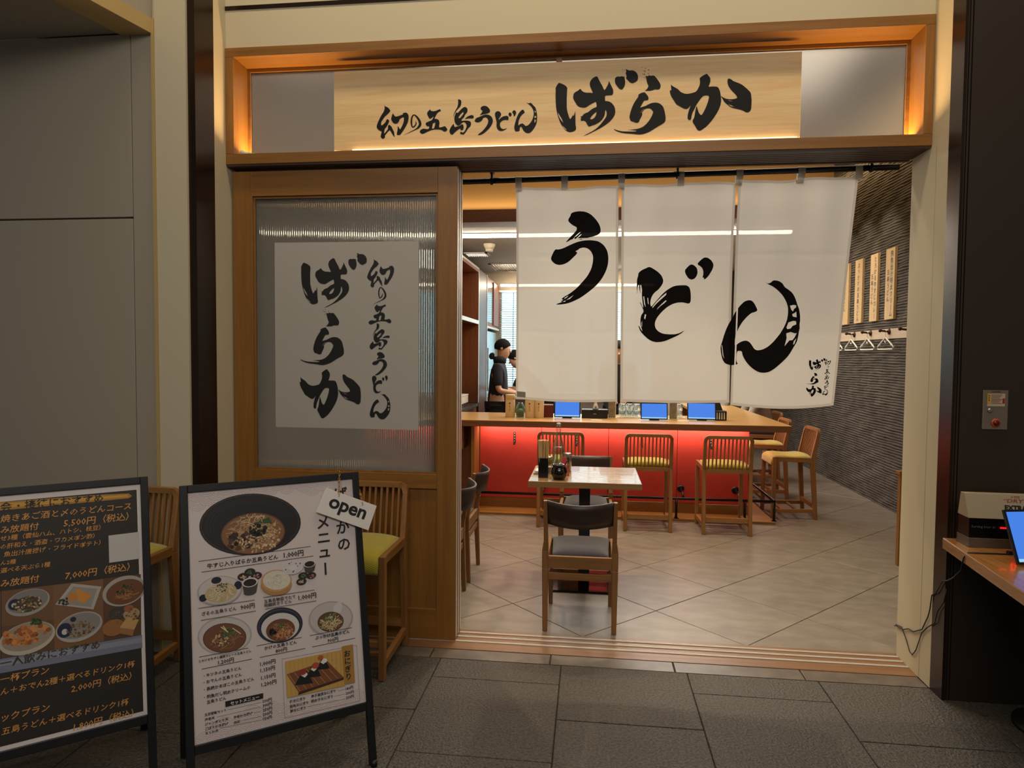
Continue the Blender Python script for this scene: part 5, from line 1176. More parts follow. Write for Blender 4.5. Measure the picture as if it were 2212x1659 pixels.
dish((1212, 1075), 46, [(70, 104, 62), (90, 124, 74)], 36); dish((1290, 1074), 46, [(176, 96, 92), (206, 150, 140)], 37); dish((1196, 1132), 48, [(190, 160, 110), (214, 190, 150)], 38)
pr.line((212, 1388), (750, 1308)); pr.txt('ざるの五島うどん', (245, 1458), (578, 1410)); pr.txt('900円', (614, 1400), (750, 1378)); pr.line((235, 1503), (762, 1412))
pr.line((830, 1285), (1320, 1212)); pr.txt('五島名物茹でたて', (840, 1338), (1140, 1295)); pr.txt('地獄炊きうどん', (840, 1376), (1105, 1338)); pr.txt('1,000円', (1168, 1308), (1338, 1284)); pr.line((850, 1394), (1338, 1315))
pr.done('print_upper')
pr = Print(s2, z3)
pr.ell((470, 322), 254, 180, (172, 164, 160), -.25); pr.ell((470, 322), 240, 166, (196, 188, 184), -.25); pr.ell((468, 345), 205, 140, (92, 58, 40), -.25); pr.ell((468, 345), 196, 132, (112, 72, 50), -.25)
pr.noodles((480, 350), 170, 110, [(160, 118, 80), (140, 98, 64)], 36, 41, .0016, .8); pr.blobs((430, 370), 90, 70, [(206, 180, 130), (188, 156, 100), (90, 62, 40)], 60, .0036, 42); pr.blobs((500, 300), 70, 50, [(50, 74, 44), (70, 96, 56)], 34, .004, 43)
for a, b in (((430, 240), (500, 290)), ((540, 250), (620, 305)), ((450, 230), (480, 270))): pr.line(a, b, (214, 206, 150), .003)
pr.ell((995, 222), 214, 168, (36, 40, 52), -.15); pr.ell((995, 224), 200, 154, (70, 74, 84), -.15); pr.ell((996, 228), 194, 148, (34, 38, 50), -.15); pr.ell((998, 240), 178, 134, (206, 200, 196), -.15); pr.ell((1000, 268), 136, 106, (110, 66, 44), -.15)
pr.noodles((1000, 275), 120, 90, [(190, 140, 96), (166, 112, 72)], 50, 44, .0017, .7); pr.blobs((1040, 300), 80, 50, [(206, 150, 100), (190, 128, 84)], 50, .0034, 45); pr.blobs((935, 285), 34, 30, [(22, 22, 20)], 14, .006, 46); pr.blobs((1010, 225), 50, 26, [(70, 90, 54), (90, 110, 66)], 24, .003, 47)
pr.ell((1482, 158), 208, 164, (168, 160, 158), -.2); pr.ell((1482, 156), 194, 150, (190, 182, 180), -.2); pr.ell((1545, 60), 40, 60, (206, 200, 200), -.4); pr.ell((1478, 190), 124, 96, (96, 66, 46), -.2)
pr.noodles((1480, 195), 122, 92, [(222, 202, 160), (200, 176, 130), (176, 148, 104)], 80, 48, .0018, .8); pr.blobs((1468, 150), 56, 40, [(64, 86, 48), (84, 108, 62)], 36, .0034, 49)
for t, a, b in (('とろける牛すじ濃厚カレーの五島うどん', (218, 578), (720, 486)), ('1,200円', (402, 597), (553, 571)), ('かけの五島うどん', (846, 458), (1155, 404)), ('800円', (952, 486), (1060, 467)), ('ぶっかけ五島うどん', (1328, 360), (1660, 300)), ('900円', (1447, 388), (1550, 370)),
                ('・キツネの五島うどん', (262, 720), (625, 660)), ('1,000円', (804, 612), (950, 586)), ('・おでんの五島うどん', (262, 784), (630, 722)), ('1,150円', (806, 672), (945, 648)), ('・長崎かまぼこの五島うどん', (265, 852), (748, 766)), ('1,150円', (813, 742), (950, 718)),
                ('・飛魚だし明太クリームの', (268, 926), (710, 846)), ('五島うどん', (294, 972), (480, 938)), ('1,200円', (816, 808), (960, 784)),
                ('五目御飯セット', (273, 1090), (480, 1050)), ('200円', (826, 962), (915, 945)), ('海老天', (275, 1138), (370, 1120)), ('300円', (829, 1004), (918, 988)), ('ジャンボとり天', (276, 1182), (500, 1138)), ('海老かき揚げ', (549, 1116), (733, 1080)), ('250円', (829, 1047), (918, 1030)),
                ('ごぼうかき揚げ', (279, 1226), (500, 1182)), ('卵天', (553, 1166), (612, 1154)), ('200円', (829, 1090), (918, 1073)), ('ちくわ天', (281, 1268), (405, 1242)), ('150円', (831, 1131), (915, 1115)),
                ('梅おにぎり', (1086, 966), (1235, 937)), ('辛子高菜おにぎり', (1291, 916), (1525, 872)), ('180円', (1619, 843), (1692, 829)), ('昆布おにぎり', (1088, 1013), (1265, 981)), ('明太子おにぎり', (1291, 962), (1500, 922)), ('200円', (1621, 886), (1697, 871)), ('鮭おにぎり', (1091, 1056), (1240, 1029)), ('250円', (1623, 928), (1698, 913))):
    pr.txt(t, a, b)
for a, b in (((220, 527), (690, 440)), ((245, 642), (725, 545)), ((770, 420), (1200, 338)), ((800, 530), (1235, 443)), ((1278, 322), (1680, 245)), ((1300, 430), (1712, 345))): pr.line(a, b)
for a, b in (((495, 1030), (812, 958)), ((388, 1100), (812, 1000)), ((740, 1060), (812, 1045)), ((625, 1135), (815, 1090)), ((420, 1205), (820, 1125)), ((1545, 850), (1610, 835)), ((1510, 900), (1612, 878)), ((1255, 1000), (1614, 925))): pr.line(a, b, (90, 82, 82), .0008)
pr.poly([(470, 950), (832, 870), (832, 920), (472, 1003)][::-1], (26, 24, 24)); pr.txt('セットメニュー', (520, 984), (795, 927), (226, 220, 214), .02)
fr4 = [(1012, 545), (1722, 412), (1755, 945), (1038, 1108)]
for k in range(4): pr.line(fr4[k], fr4[(k+1) % 4], (110, 100, 100), .0008)
pr.poly([(1040, 568), (1590, 455), (1612, 800), (1060, 916)][::-1], (196, 156, 84)); pr.poly([(1582, 425), (1688, 405), (1708, 770), (1605, 790)][::-1], (168, 124, 58))
for k in range(14): pr.line((1045+k*40, 566-k*8), (1064+k*40, 912-k*8.4), (182, 140, 70), .0012)
pr.poly([(1058, 690), (1440, 560), (1600, 720), (1170, 860)][::-1], (120, 74, 44)); pr.poly([(1170, 860), (1600, 720), (1598, 742), (1165, 888)][::-1], (66, 38, 24))
for k in range(7): pr.line((1075+k*55, 690-k*18), (1185+k*60, 852-k*20), (176, 128, 84), .0020)
for c, r_ in (((1220, 730), 88), ((1310, 670), 74), ((1400, 600), 66)):
    pr.poly([(c[0]-r_, c[1]+r_*.75), (c[0]-r_*.1, c[1]-r_*.9), (c[0]+r_*.35, c[1]-r_*.8), (c[0]+r_, c[1]+r_*.5)][::-1], (24, 24, 26)); pr.poly([(c[0]-r_*.35, c[1]-r_*.35), (c[0]+r_*.1, c[1]-r_*.85), (c[0]+r_*.45, c[1]-r_*.45), (c[0]+r_*.1, c[1]-r_*.1)][::-1], (222, 216, 206))
pr.ell((1208, 672), 34, 26, (150, 50, 44)); pr.ell((1330, 606), 34, 30, (176, 70, 50)); pr.ell((1378, 530), 26, 22, (170, 90, 40)); pr.ell((1416, 560), 26, 22, (226, 220, 210))
a = pr.P(1632, 452); b = pr.P(1645, 745); s_ = (a[1]-b[1])/4
pr.e += .0008; vtext(pr.mb, 'おにぎり', s2.front(pr.e+.0006), (a[0]+b[0])/2, a[1], s_*.95, s_, pr.mi(K), .012, 2)
pr.done('print_lower')
pr = Print(s2, z2); pr.e = .001
a = pr.P(1602, 210); b = pr.P(1585, 880); s_ = (a[1]-b[1])/4.35
vtext(pr.mb, 'ばらかの', s2.front(.0014), (a[0]+b[0])/2-.001, a[1], s_*.88, s_*1.06, pr.mi(K), .022, 2)
a = pr.P(1400, 498); b = pr.P(1432, 1085); s_ = (a[1]-b[1])/4
vtext(pr.mb, 'メニュー', s2.front(.0014), (a[0]+b[0])/2, a[1], s_*.92, s_, pr.mi(K), .022, 2)
pr.done('menu_heading')

# dark stand print
pr = Print(s1, z1); OR = (216, 150, 74); DK = (40, 33, 28); B0 = s1.m+s1.W; inner = [(-B0+.012, s1.h0+.014), (-s1.m-.012, s1.h0+.014), (-s1.m-.012, s1.h0+s1.H-.020), (-B0+.012, s1.h0+s1.H-.020)]
pr.poly(inner, DK, raw=True)
pr.poly([(-120, 222), (560, 172), (700, 166), (718, 180), (700, 192), (560, 206), (-120, 270)][::-1], (176, 124, 40)); pr.poly([(-120, 230), (690, 172), (700, 184), (-120, 258)][::-1], (206, 154, 60))
pr.txt('会・接待におすすめ', (2, 262), (562, 203), (36, 30, 20), .014)
for t, a, b in (('焼きあご酒と〆のうどんコース', (2, 322), (712, 246)), ('み放題付', (2, 382), (212, 358)), ('5,500円（税込）', (345, 346), (700, 306)), ('せ3種（雲仙ハム、ハトシ、枝豆）', (2, 424), (548, 370)), ('の肝和え・酒盗・ワカメポン酢）', (2, 468), (515, 412)),
                ('魚出汁唐揚げ・フライドポテト）', (20, 510), (548, 452)), ('ん2種', (2, 556), (88, 544)), ('選べる天ぷら1種', (2, 598), (275, 565)), ('7,000円（税込）', (355, 632), (706, 584)), ('み放題付', (2, 674), (215, 650)),
                ('一杯プラン', (2, 1196), (268, 1152)), ('ん＋おでん2種＋選べるドリンク1杯', (2, 1262), (735, 1120)), ('2,000円（税込）', (386, 1246), (716, 1182)), ('ックプラン', (10, 1404), (272, 1358)), ('五島うどん＋選べるドリンク1杯', (8, 1478), (702, 1332)), ('1,800円（税込）', (399, 1454), (726, 1382))):
    pr.txt(t, a, b, OR, .008, shear=.12)
pr.poly([(590, 395), (755, 375), (760, 520), (594, 543)][::-1], (196, 192, 186))
pr.poly([(-200, 1100), (772, 935), (774, 1005), (-200, 1180)][::-1], (120, 122, 140)); pr.poly([(-200, 1110), (772, 948), (773, 975), (-200, 1140)][::-1], (140, 142, 158)); pr.txt('一人飲みにおすすめ', (2, 1112), (545, 1022), (60, 56, 20), .014)
def quad(a, rgb): pr.poly(a[::-1], rgb)
WD = (112, 76, 46)
quad([(8, 697), (288, 664), (296, 852), (8, 890)], WD); quad([(288, 664), (560, 630), (562, 812), (292, 846)], (120, 84, 54)); quad([(560, 630), (765, 604), (768, 935), (566, 968)], (90, 60, 38)); quad([(8, 890), (296, 852), (298, 1014), (8, 1062)], (96, 66, 42)); quad([(292, 846), (562, 812), (566, 968), (298, 1014)], (124, 84, 50)); quad([(-180, 725), (4, 700), (4, 1062), (-180, 1092)], (110, 80, 60))
pr.ell((152, 758), 118, 70, (160, 152, 144), .15); pr.ell((152, 752), 108, 60, (128, 122, 118), .15); pr.ell((80, 770), 34, 30, (28, 32, 56)); pr.ell((74, 774), 12, 12, (190, 186, 180)); pr.ell((150, 768), 76, 42, (70, 50, 34)); pr.blobs((150, 765), 74, 42, [(110, 84, 48), (150, 126, 84), (66, 92, 46), (196, 182, 150)], 70, .004, 61)
quad([(300, 770), (390, 655), (552, 672), (508, 796)], (176, 168, 158)); quad([(325, 765), (398, 672), (530, 684), (494, 784)], (150, 142, 132)); quad([(360, 740), (390, 700), (440, 720), (400, 755)], (196, 126, 50)); quad([(410, 680), (500, 718), (455, 765), (425, 750)], (206, 136, 52)); pr.blobs((350, 755), 30, 18, [(40, 50, 28)], 16, .004, 62)
pr.ell((675, 695), 114, 80, (168, 160, 152), .15); pr.ell((680, 700), 100, 66, (108, 66, 38), .15); pr.noodles((690, 715), 70, 40, [(176, 128, 74), (150, 104, 58)], 36, 63, .0018, .8); pr.blobs((680, 690), 60, 30, [(50, 56, 30), (80, 60, 34)], 30, .0045, 64)
pr.ell((150, 952), 148, 86, (186, 176, 160), .12); pr.ell((150, 942), 136, 74, (150, 138, 120), .12); pr.blobs((145, 930), 120, 62, [(176, 100, 44), (196, 120, 56), (146, 78, 34), (206, 136, 70)], 90, .008, 65); pr.blobs((205, 860), 34, 22, [(44, 66, 34), (60, 84, 44)], 24, .005, 66)
pr.ell((432, 890), 124, 78, (170, 162, 156), .15); pr.ell((432, 884), 112, 66, (134, 128, 124), .15); pr.ell((352, 910), 40, 40, (26, 32, 60)); pr.ell((352, 918), 16, 16, (196, 190, 186)); pr.ell((398, 850), 16, 14, (26, 30, 50)); pr.blobs((435, 900), 76, 42, [(96, 66, 40), (130, 96, 60), (160, 132, 92)], 80, .004, 67)
for c, r_, rgb in (((620, 895), 62, (150, 100, 50)), ((640, 815), 46, (60, 58, 56)), ((715, 820), 44, (168, 138, 98)), ((700, 790), 26, (150, 92, 54))): pr.ell(c, r_, r_*.72, rgb)
quad([(650, 895), (690, 838), (755, 852), (730, 905)], (190, 150, 92)); quad([(650, 895), (730, 905), (722, 940), (655, 928)], (150, 108, 62)); pr.blobs((680, 830), 70, 40, [(120, 88, 56), (90, 66, 44)], 24, .005, 68)
pr.done('print_dark_menu')

# open sign on its chain
ow = thing('open_sign', 'small white card reading open hanging from a gold chain on the white menu stand', 'sign', tuple(s2.p(-.02, .95, -.02)))
fo = s2.front(.016); corners = [onP(x, y, s2.p(0, 0, -.010), s2.n) for x, y in ((682.9, 1106.2), (795.9, 1145.8), (814, 1092.7), (704.4, 1053.8))]
MB().hexa(corners+[c+s2.n*.005 for c in corners]).build('card', mat('white_card', (226, 220, 212), .45), ow, world=True, recalc=True, bev=.001)
ex = (corners[1]-corners[0]); ey = (corners[3]-corners[0]); wl_ = ex.length; hl = ey.length
m = MB(); text(m, 'open', lambda a, b: corners[0]+ex*(a/wl_)+ey*(b/hl)-s2.n*.0008, wl_*.15, hl*.36, width=wl_*.70, bold=.028, res=4, hs=wl_*.325); m.build('lettering', INKF, ow, world=True)
CH = mat('gold_chain', (196, 150, 74), .3, .8)
def chain(pts, seg=.0085):
    tot = 0; out = []
    for a, b in zip(pts[:-1], pts[1:]):
        L_ = (b-a).length; k = 0
        while k*seg < L_: out.append((a+(b-a)*(k*seg/L_), (b-a).normalized())); k += 1
    m = MB()
    for i, (c, d_) in enumerate(out):
        sd = s2.r if i % 2 else s2.n; sd = (sd-d_*sd.dot(d_)).normalized()
        m.tube([c+d_*(.0062*cos(t))+sd*(.0034*sin(t)) for t in [k*pi/4 for k in range(8)]], .0011, 5, closed=True)
    o = m.build('chain', CH, ow, world=True); o['kind'] = 'stuff'
hp = onP(380+1558/4.424, 1000+305/4.424, s2.p(0, 0, -.011), s2.n); topp = onP(380+1560/4.424, 1000+82/4.424, s2.p(0, 0, -.004), s2.n)
chain([hp, topp+s2.n*-.002, topp+s2.n*.034+s2.u*.004])
hp2 = onP(380+1782/4.424, 1000+388/4.424, s2.p(0, 0, -.011), s2.n); t2_ = onP(380+1764/4.424, 1000+300/4.424, s2.p(0, 0, -.002), s2.n)
chain([hp2, t2_, t2_+s2.u*.075+s2.n*.03-s2.r*.012])

# ------------------------------------------------------------------ right: wall plate, desk, beer sign, tablet, cable
al = thing('switch_plate', 'small steel plate with yellow-edged notice and red button on the black wall', 'switch', (1.719, 3.07, 1.28))
MB().box(-.050, .050, -.008, 0, -.084, .084).build('plate', mat('dull_steel', (150, 138, 120), .4, .7), al, bev=.002)
MB().box(-.034, .036, -.0095, -.008, .016, .070).build('notice', mat('notice_paper', (190, 170, 140), .6), al); MB().box(-.034, -.022, -.0102, -.0095, .028, .069).build('yellow_band', mat('notice_yellow', (206, 150, 40), .6), al); MB().box(.026, .035, -.0102, -.0095, .028, .050).build('red_tab', mat('notice_red', (150, 40, 26), .6), al)
m = MB(); to = lambda a, b: Vector((a, -.0100, b))
for k in range(7): strip(m, [(-.019, .064-k*.006), (.024-(k % 3)*.005, .064-k*.006)], .0022, to)
for k in range(3): fillpoly(m, [[(-.028+.003*cos(j*pi/4), .061-.0095*k+.003*sin(j*pi/4)) for j in range(8)]], lambda a, b: Vector((a, -.0106, b)))
m.build('notice_print', mat('notice_brown', (96, 60, 44), .6), al)
m = MB(); text(m, '非常開放', lambda a, b: Vector((a, -.0092, b)), -.018, .0745, width=.036, bold=.01, res=1); m.build('lettering', mat('notice_brown', (96, 60, 44), .6), al)
MB().lathe([(.010, 0), (.010, .004), (.007, .006), (0, .006)], (-.022, -.008, -.002), 18, axis=(0, -1, 0)).box(-.0235, -.0205, -.0155, -.0138, -.007, .003).build('key_lock', STEEL, al)
MB().lathe([(.018, 0), (.018, .004), (.013, .005)], (.002, -.008, -.055), 24, axis=(0, -1, 0)).build('button_ring', mat('ring_orange', (190, 74, 40), .4), al); MB().lathe([(.012, 0), (.012, .008), (0, .009)], (.002, -.009, -.055), 20, axis=(0, -1, 0)).build('red_button', mat('button_red', (100, 14, 10), .3), al)
dk = thing('reception_desk', 'oak-topped shelf desk against the black wall with a tablet and beer sign on it', 'desk', (1.85, 2.8, 0))
pl = [(1.528, 3.066), (1.445, 2.376), (1.39, 1.95), (2.9, 1.95), (2.9, 3.066)]
m = MB(); n = len(pl); m.add([(x, y, .675) for x, y in pl]+[(x, y, .720) for x, y in pl], [tuple(range(n))[::-1], tuple(range(n, 2*n))]+[(k, (k+1) % n, n+(k+1) % n, n+k) for k in range(n)])
m.build('desk_top', mat('desk_oak', (186, 132, 72), .25, wood=1, rgb2=(150, 100, 50), coat=.3), dk, world=True, bev=.003, recalc=True)
MB().box(-.04, .9, -.06, .24, .55, .675).build('apron', BLACKP, dk); MB().box(.0, .10, .02, .12, .02, .55).build('column', BLACKP, dk); MB().lathe([(.16, 0), (.16, .014), (.02, .03), (.02, .04)], (.05, .07, 0), 28).build('foot_disc', BLACKP, dk)
bs = thing('beer_sign', 'cream and black counter sign with red digits reading extra cold', 'sign', (1.56, 2.925, .720), radians(-2))
MB().box(0, .36, 0, .10, 0, .040).build('base', mat('sign_grey', (96, 84, 70), .5), bs, bev=.002); MB().box(0, .36, .002, .09, .040, .122).build('display', mat('sign_black', (8, 8, 8), .25), bs)
MB().hexa([(-.004, .0, .122), (.36, .0, .122), (.36, .09, .122), (-.004, .09, .122), (-.014, .02, .222), (.36, .02, .222), (.36, .05, .222), (-.014, .05, .222)]).build('header', mat('sign_cream', (176, 160, 132), .5), bs, bev=.0015)
fh = lambda a, b: Vector((a, .0+.02*(b-.122)/.1-.0012, b))
m = MB(); text(m, 'EXTRA', fh, .176, .158, center=True, width=.085, bold=.05, res=2, hs=.028); text(m, 'COLD', fh, .177, .131, center=True, width=.086, bold=.06, res=2, hs=.034)
m = MB()
for s_, z_, w__, h_ in (('EXTRA', .160, .084, .026), ('COLD', .131, .086, .034)): text(m, s_, fh, .134, z_, width=w__, bold=.045, res=2, hs=h_)
m.build('black_lettering', INKF, bs)
m = MB(); text(m, '“DRY”', fh, .132, .190, width=.086, bold=.01, res=2, shear=.15, hs=.020); text(m, 'SUPER', fh, .160, .208, width=.034, bold=.01, res=1); m.build('red_lettering', mat('sign_red', (150, 60, 40), .5), bs)
m = MB(); text(m, 'Serving beer at', lambda a, b: Vector((a, .0008, b)), .008, .083, width=.090, bold=.0, res=1); m.build('small_lettering', mat('sign_small', (110, 104, 100), .5), bs)
LR = mat('led_red', (255, 20, 20), .4, emit=(255, 14, 22), estr=3)
m = MB()
for (x0, x1, z0, z1) in ((.116, .144, .083, .089), (.160, .168, .062, .086), (.160, .180, .058, .064), (.160, .180, .084, .090), (.174, .181, .062, .086)): m.box(x0, x1, -.001, .001, z0, z1)
m.build('led_digits', LR, bs)
td = tablet('large blue-screened tablet leaning on the reception desk before the beer sign', (1.79, 2.70, .720), .36, .205, radians(12), .38, None)
if 'group' in td: del td['group']
td.location = (1.775, 2.71, .720)
cb_ = thing('power_cable', 'thin dark cable running from the desk down to the foot of the cream jamb', 'cable', (1.54, 3.0, .5))
CBM = mat('cable_black', (20, 18, 17), .5)
m = MB(); m.tube([(1.80, 2.84, .7235), (1.70, 2.83, .7235), (1.60, 2.83, .7235), (1.535, 2.83, .7235), (1.510, 2.835, .722), (1.4975, 2.84, .70), (1.50, 2.86, .64), (1.515, 2.95, .58), (1.540, 3.04, .54), (1.541, 3.078, .527), (1.541, 3.13, .455), (1.544, 3.17, .430), (1.545, 3.185, .36), (1.545, 3.20, .32), (1.545, 3.25, .24), (1.545, 3.33, .196), (1.545, 3.38, .19), (1.544, 3.43, .165), (1.543, 3.50, .155), (1.540, 3.515, .150)], .0028, 6)
m.build('cable', CBM, cb_, world=True)
m = MB(); m.tube([(1.541, 3.045, .50), (1.541, 3.06, .44), (1.541, 3.11, .38), (1.541, 3.13, .32), (1.544, 3.20, .27), (1.545, 3.25, .225), (1.545, 3.30, .12), (1.545, 3.33, .085), (1.545, 3.36, .085), (1.545, 3.40, .13), (1.545, 3.45, .17), (1.544, 3.51, .158)], .0024, 6); m.build('cable_loop', CBM, cb_, world=True)
MB().box(1.66, 1.70, 2.83, 2.85, .7205, .734).build('plug', CBM, cb_, world=True, bev=.002)

# ------------------------------------------------------------------ people
SKIN = mat('skin', (206, 160, 130), .55); HAIR = mat('black_hair', (22, 18, 17), .85, spec=.2)
DNAVY = mat('dark_navy_cloth', (24, 25, 34), .8); DBLACK = mat('black_cloth', (20, 20, 22), .8); DGREY = mat('grey_jacket', (150, 142, 130), .75, bump=.5, bscale=14); TROU = mat('dark_trousers', (26, 26, 32), .8)
def skinned(name, pts, edges, m, parent, root=0, sub=2, solid=True):
    """pts: {key: (x, y, z, r)} or list; edges between keys"""
    keys = list(pts); idx = {k: i for i, k in enumerate(keys)}
    me = bpy.data.meshes.new(name); me.from_pydata([pts[k][:3] for k in keys], [(idx[a], idx[b]) for a, b in edges], []); me.materials.append(m)
    o = bpy.data.objects.new(name, me); COL.objects.link(o)
    if parent: o.parent = parent
    md = o.modifiers.new('skin', 'SKIN'); md.use_smooth_shade = True
    for i, k in enumerate(keys):
        r = pts[k][3]; r = r if isinstance(r, tuple) else (r, r)
        me.skin_vertices[0].data[i].radius = r; me.skin_vertices[0].data[i].use_root = (i == root)
    o.modifiers.new('sub', 'SUBSURF').levels = sub; o.modifiers['sub'].render_levels = sub
    return o
def person(label, loc, rz, top, legs, lean=0.0, sit=False, armL=None, armR=None, head_pitch=0.0, scale=1.0, collar=False, cap=False):
    """local frame: faces +Y, z up, 1.66 m tall standing; arms given as (elbow, wrist) offsets"""
    t = thing('person', label, 'person', loc, rz); t.scale = (scale,)*3
    hz = .56 if sit else .88; sl = lambda d, y=0: (y+d*sin(lean), hz+d*cos(lean))
    J = {}
    def put(k, x, d, y, r): yy, zz = sl(d, y); J[k] = (x, yy, zz, r)
    J['pel'] = (0, 0, hz, .125); put('waist', 0, .16, 0, .115); put('chest', 0, .38, 0, (.145, .125)); put('neck0', 0, .52, 0, .060); put('neck', 0, .57, .012, .052)
    hy, hz2 = sl(.585, .015)
    hd = lambda a, b: (0, hy+b*cos(head_pitch)+a*sin(head_pitch), hz2+a*cos(head_pitch)-b*sin(head_pitch))
    J['jaw'] = (*hd(.050, .026), (.076, .082)); J['head'] = (*hd(.125, .006), (.094, .112)); J['crown'] = (*hd(.190, -.004), (.074, .088))
    J['nose0'] = (*hd(.108, .078), .018); J['nose'] = (*hd(.090, .112), .013)
    E_ = [('pel', 'waist'), ('waist', 'chest'), ('chest', 'neck0'), ('neck0', 'neck'), ('neck', 'jaw'), ('jaw', 'head'), ('head', 'crown'), ('head', 'nose0'), ('nose0', 'nose')]
    S_ = {}
    for s, nm, arm in ((-1, 'L', armL), (1, 'R', armR)):
        arm = arm or ((s*.05, .02, -.28), (s*.05, .10, -.50))
        put('sh'+nm, s*.165, .47, 0, .055); p = J['sh'+nm]
        J['el'+nm] = (p[0]+arm[0][0], p[1]+arm[0][1], p[2]+arm[0][2], .040); J['wr'+nm] = (p[0]+arm[1][0], p[1]+arm[1][1], p[2]+arm[1][2], .027)
        e = Vector(J['el'+nm][:3]); w_ = Vector(J['wr'+nm][:3]); d = (w_-e).normalized(); q = w_+d*.055; J['pa'+nm] = (*q, (.036, .020))
        E_ += [('chest', 'sh'+nm), ('sh'+nm, 'el'+nm), ('el'+nm, 'wr'+nm), ('wr'+nm, 'pa'+nm)]
        side = Vector((1, 0, 0)); side = (side-d*side.dot(d)).normalized(); dn = d.cross(side)
        if dn.z > 0: dn = -dn
        for f_, (o_, L_) in enumerate(((-.030, .060), (-.010, .070), (.010, .066), (.029, .052))):
            a = q+side*o_+d*.030; b_ = a+d*L_*.6+dn*.008; c_ = b_+d*L_*.35+dn*.022; k = 'f%s%d' % (nm, f_)
            J[k+'a'] = (*a, .0085); J[k+'b'] = (*b_, .0078); J[k+'c'] = (*c_, .0065); E_ += [('pa'+nm, k+'a'), (k+'a', k+'b'), (k+'b', k+'c')]
        a = q-side*s*.036-d*.010; b_ = a+d*.035-side*s*.014+dn*.012; J['th%sa' % nm] = (*a, .011); J['th%sb' % nm] = (*b_, .008); E_ += [('pa'+nm, 'th%sa' % nm), ('th%sa' % nm, 'th%sb' % nm)]
        J['hi'+nm] = (s*.095, 0, hz-.04, .085)
        if sit: J['kn'+nm] = (s*.12, .40, hz-.02, .055); J['an'+nm] = (s*.11, .36, .20, .038); J['to'+nm] = (s*.12, .48, .165, (.035, .03))
        else: J['kn'+nm] = (s*.10, .01, hz*.54, .055); J['an'+nm] = (s*.10, -.01, .075, .038); J['to'+nm] = (s*.11, .13, .035, (.038, .03))
        E_ += [('pel', 'hi'+nm), ('hi'+nm, 'kn'+nm), ('kn'+nm, 'an'+nm), ('an'+nm, 'to'+nm)]
    skinned('body', J, E_, SKIN, t)
    # clothing: a little larger than the body
    g = lambda k, add, sc=1: (*J[k][:3], tuple(v+add for v in (J[k][3] if isinstance(J[k][3], tuple) else (J[k][3],)*2)))
    C_ = {'pel': (J['pel'][0], J['pel'][1], J['pel'][2]-.06, .142), 'waist': g('waist', .018), 'chest': g('chest', .016), 'neck0': g('neck0', .012)}
    CE = [('pel', 'waist'), ('waist', 'chest'), ('chest', 'neck0')]
    long_ = sit
    for nm in 'LR':
        C_['sh'+nm] = g('sh'+nm, .018); e = Vector(J['el'+nm][:3]); p = Vector(J['sh'+nm][:3]); w_ = Vector(J['wr'+nm][:3])
        if long_: C_['el'+nm] = g('el'+nm, .016); C_['cu'+nm] = (*(w_-(w_-e)*.08), .042); CE += [('chest', 'sh'+nm), ('sh'+nm, 'el'+nm), ('el'+nm, 'cu'+nm)]
        else: C_['cu'+nm] = (*(p+(e-p)*.88), .058); CE += [('chest', 'sh'+nm), ('sh'+nm, 'cu'+nm)]
    o = skinned('jacket' if sit else 'shirt', C_, CE, top, t)
    T_ = {'pel': (*J['pel'][:3], .134)}; TE = []
    for nm in 'LR':
        T_['hi'+nm] = g('hi'+nm, .018); T_['kn'+nm] = g('kn'+nm, .020); a = Vector(J['an'+nm][:3]); T_['an'+nm] = (a.x, a.y, a.z+.03, .055); TE += [('pel', 'hi'+nm), ('hi'+nm, 'kn'+nm), ('kn'+nm, 'an'+nm)]
        skinned('shoe', {'a': (a.x, a.y-.02, a.z-.02, .045), 'b': (J['to'+nm][0], J['to'+nm][1]+.02, J['to'+nm][2], .04)}, [('a', 'b')], INKF, t)
    skinned('trousers', T_, TE, legs, t)
    c = Vector(hd(.140, -.006)); m = MB(); vs = []; fs = []; n1, n2 = 12, 20   # hair: cap over skull, open at the face
    Rm = Matrix.Rotation(-head_pitch, 3, 'X')
    for i in range(n1+1):
        for j in range(n2):
            a = 2*pi*j/n2; front_ = max(0, sin(a)); ph = (pi*.5+ (.50 if not front_ else .50-.85*front_))*i/n1
            rr_ = 1+.015*sin(7*a+3*i); q = Vector((.082*rr_*sin(ph)*cos(a), .099*rr_*sin(ph)*sin(a), .092*rr_*cos(ph))); vs.append(c+Rm@q)
    for i in range(n1):
        for j in range(n2): fs.append((i*n2+j, (i+1)*n2+j, (i+1)*n2+(j+1) % n2, i*n2+(j+1) % n2))
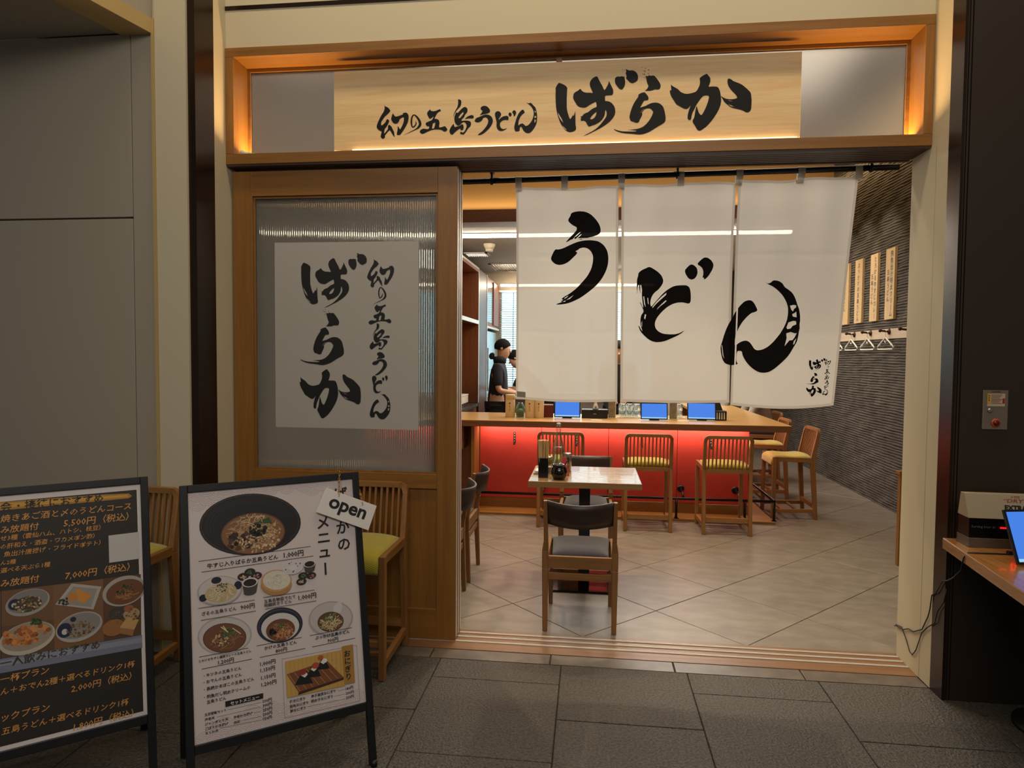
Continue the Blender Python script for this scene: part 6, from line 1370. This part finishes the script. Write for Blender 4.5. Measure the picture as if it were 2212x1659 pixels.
    m.add(vs, fs, 0, True); o = m.build('hair', HAIR, t); sd = o.modifiers.new('thick', 'SOLIDIFY'); sd.thickness = .008; sd.offset = 0
    for s in (-1, 1):
        e_ = hd(.118, -.005); MB().lathe([(0, 0), (.014, .002), (.019, .006), (.010, .012)], (s*.074, e_[1], e_[2]), 12, axis=(s, -.25, 0)).build('ear', SKIN, t)
        ey_ = hd(.122, .089); MB().lathe([(0, 0), (.007, .001), (.008, .004), (0, .007)], (s*.030, ey_[1]-.006, ey_[2]), 10, axis=(0, 1, 0)).build('eye', INKF, t)
    mo = hd(.052, .086); MB().box(-.022, .022, mo[1]-.006, mo[1]+.002, mo[2]-.004, mo[2]+.004).build('mouth', mat('lips', (150, 86, 76), .5), t, bev=.002)
    if collar:
        q = J['neck']; MB().lathe([(.075, -.05), (.082, 0), (.078, .035), (.070, .03), (.072, -.04)], (0, q[1]-.01, q[2]), 20).build('collar', top, t)
        MB().lathe([(0, 0), (.035, .01), (.045, .035), (.03, .06), (0, .07)], (0, q[1]-.075, q[2]+.03), 14, axis=(0, -1, .3)).build('neck_knot', top, t)
    return t
person('cook in black standing in profile behind the counter, looking down', (-1.115, 8.0, 0), -pi/2, DNAVY, DNAVY, .04, armL=((-.03, .02, -.27), (-.02, .24, -.33)), armR=((.03, .02, -.27), (.0, .25, -.31)), head_pitch=.18, scale=1.0, collar=True)
person('second cook in black bending over his work near the window', (-.62, 9.15, 0), pi/2, DBLACK, DBLACK, .62, armL=((-.03, .14, -.24), (.02, .34, -.22)), armR=((.03, .14, -.24), (-.02, .34, -.22)), head_pitch=.5)
person('kitchen worker in dark clothes seen only through the slit between two curtain panels', (.335, 8.25, 0), pi, DBLACK, DBLACK, .05, armL=((-.04, .05, -.27), (.06, .24, -.34)), armR=((.04, .05, -.27), (-.06, .24, -.34)), head_pitch=.35)
person('guest in grey jacket seated at the far end of the counter', (2.13, 8.42, .03), pi/2, DGREY, TROU, .22, sit=True, armL=((-.04, .12, -.25), (.05, .34, -.20)), armR=((.04, .12, -.25), (-.05, .34, -.20)), head_pitch=.3)

bpy.data.objects.remove(_to, do_unlink=True)
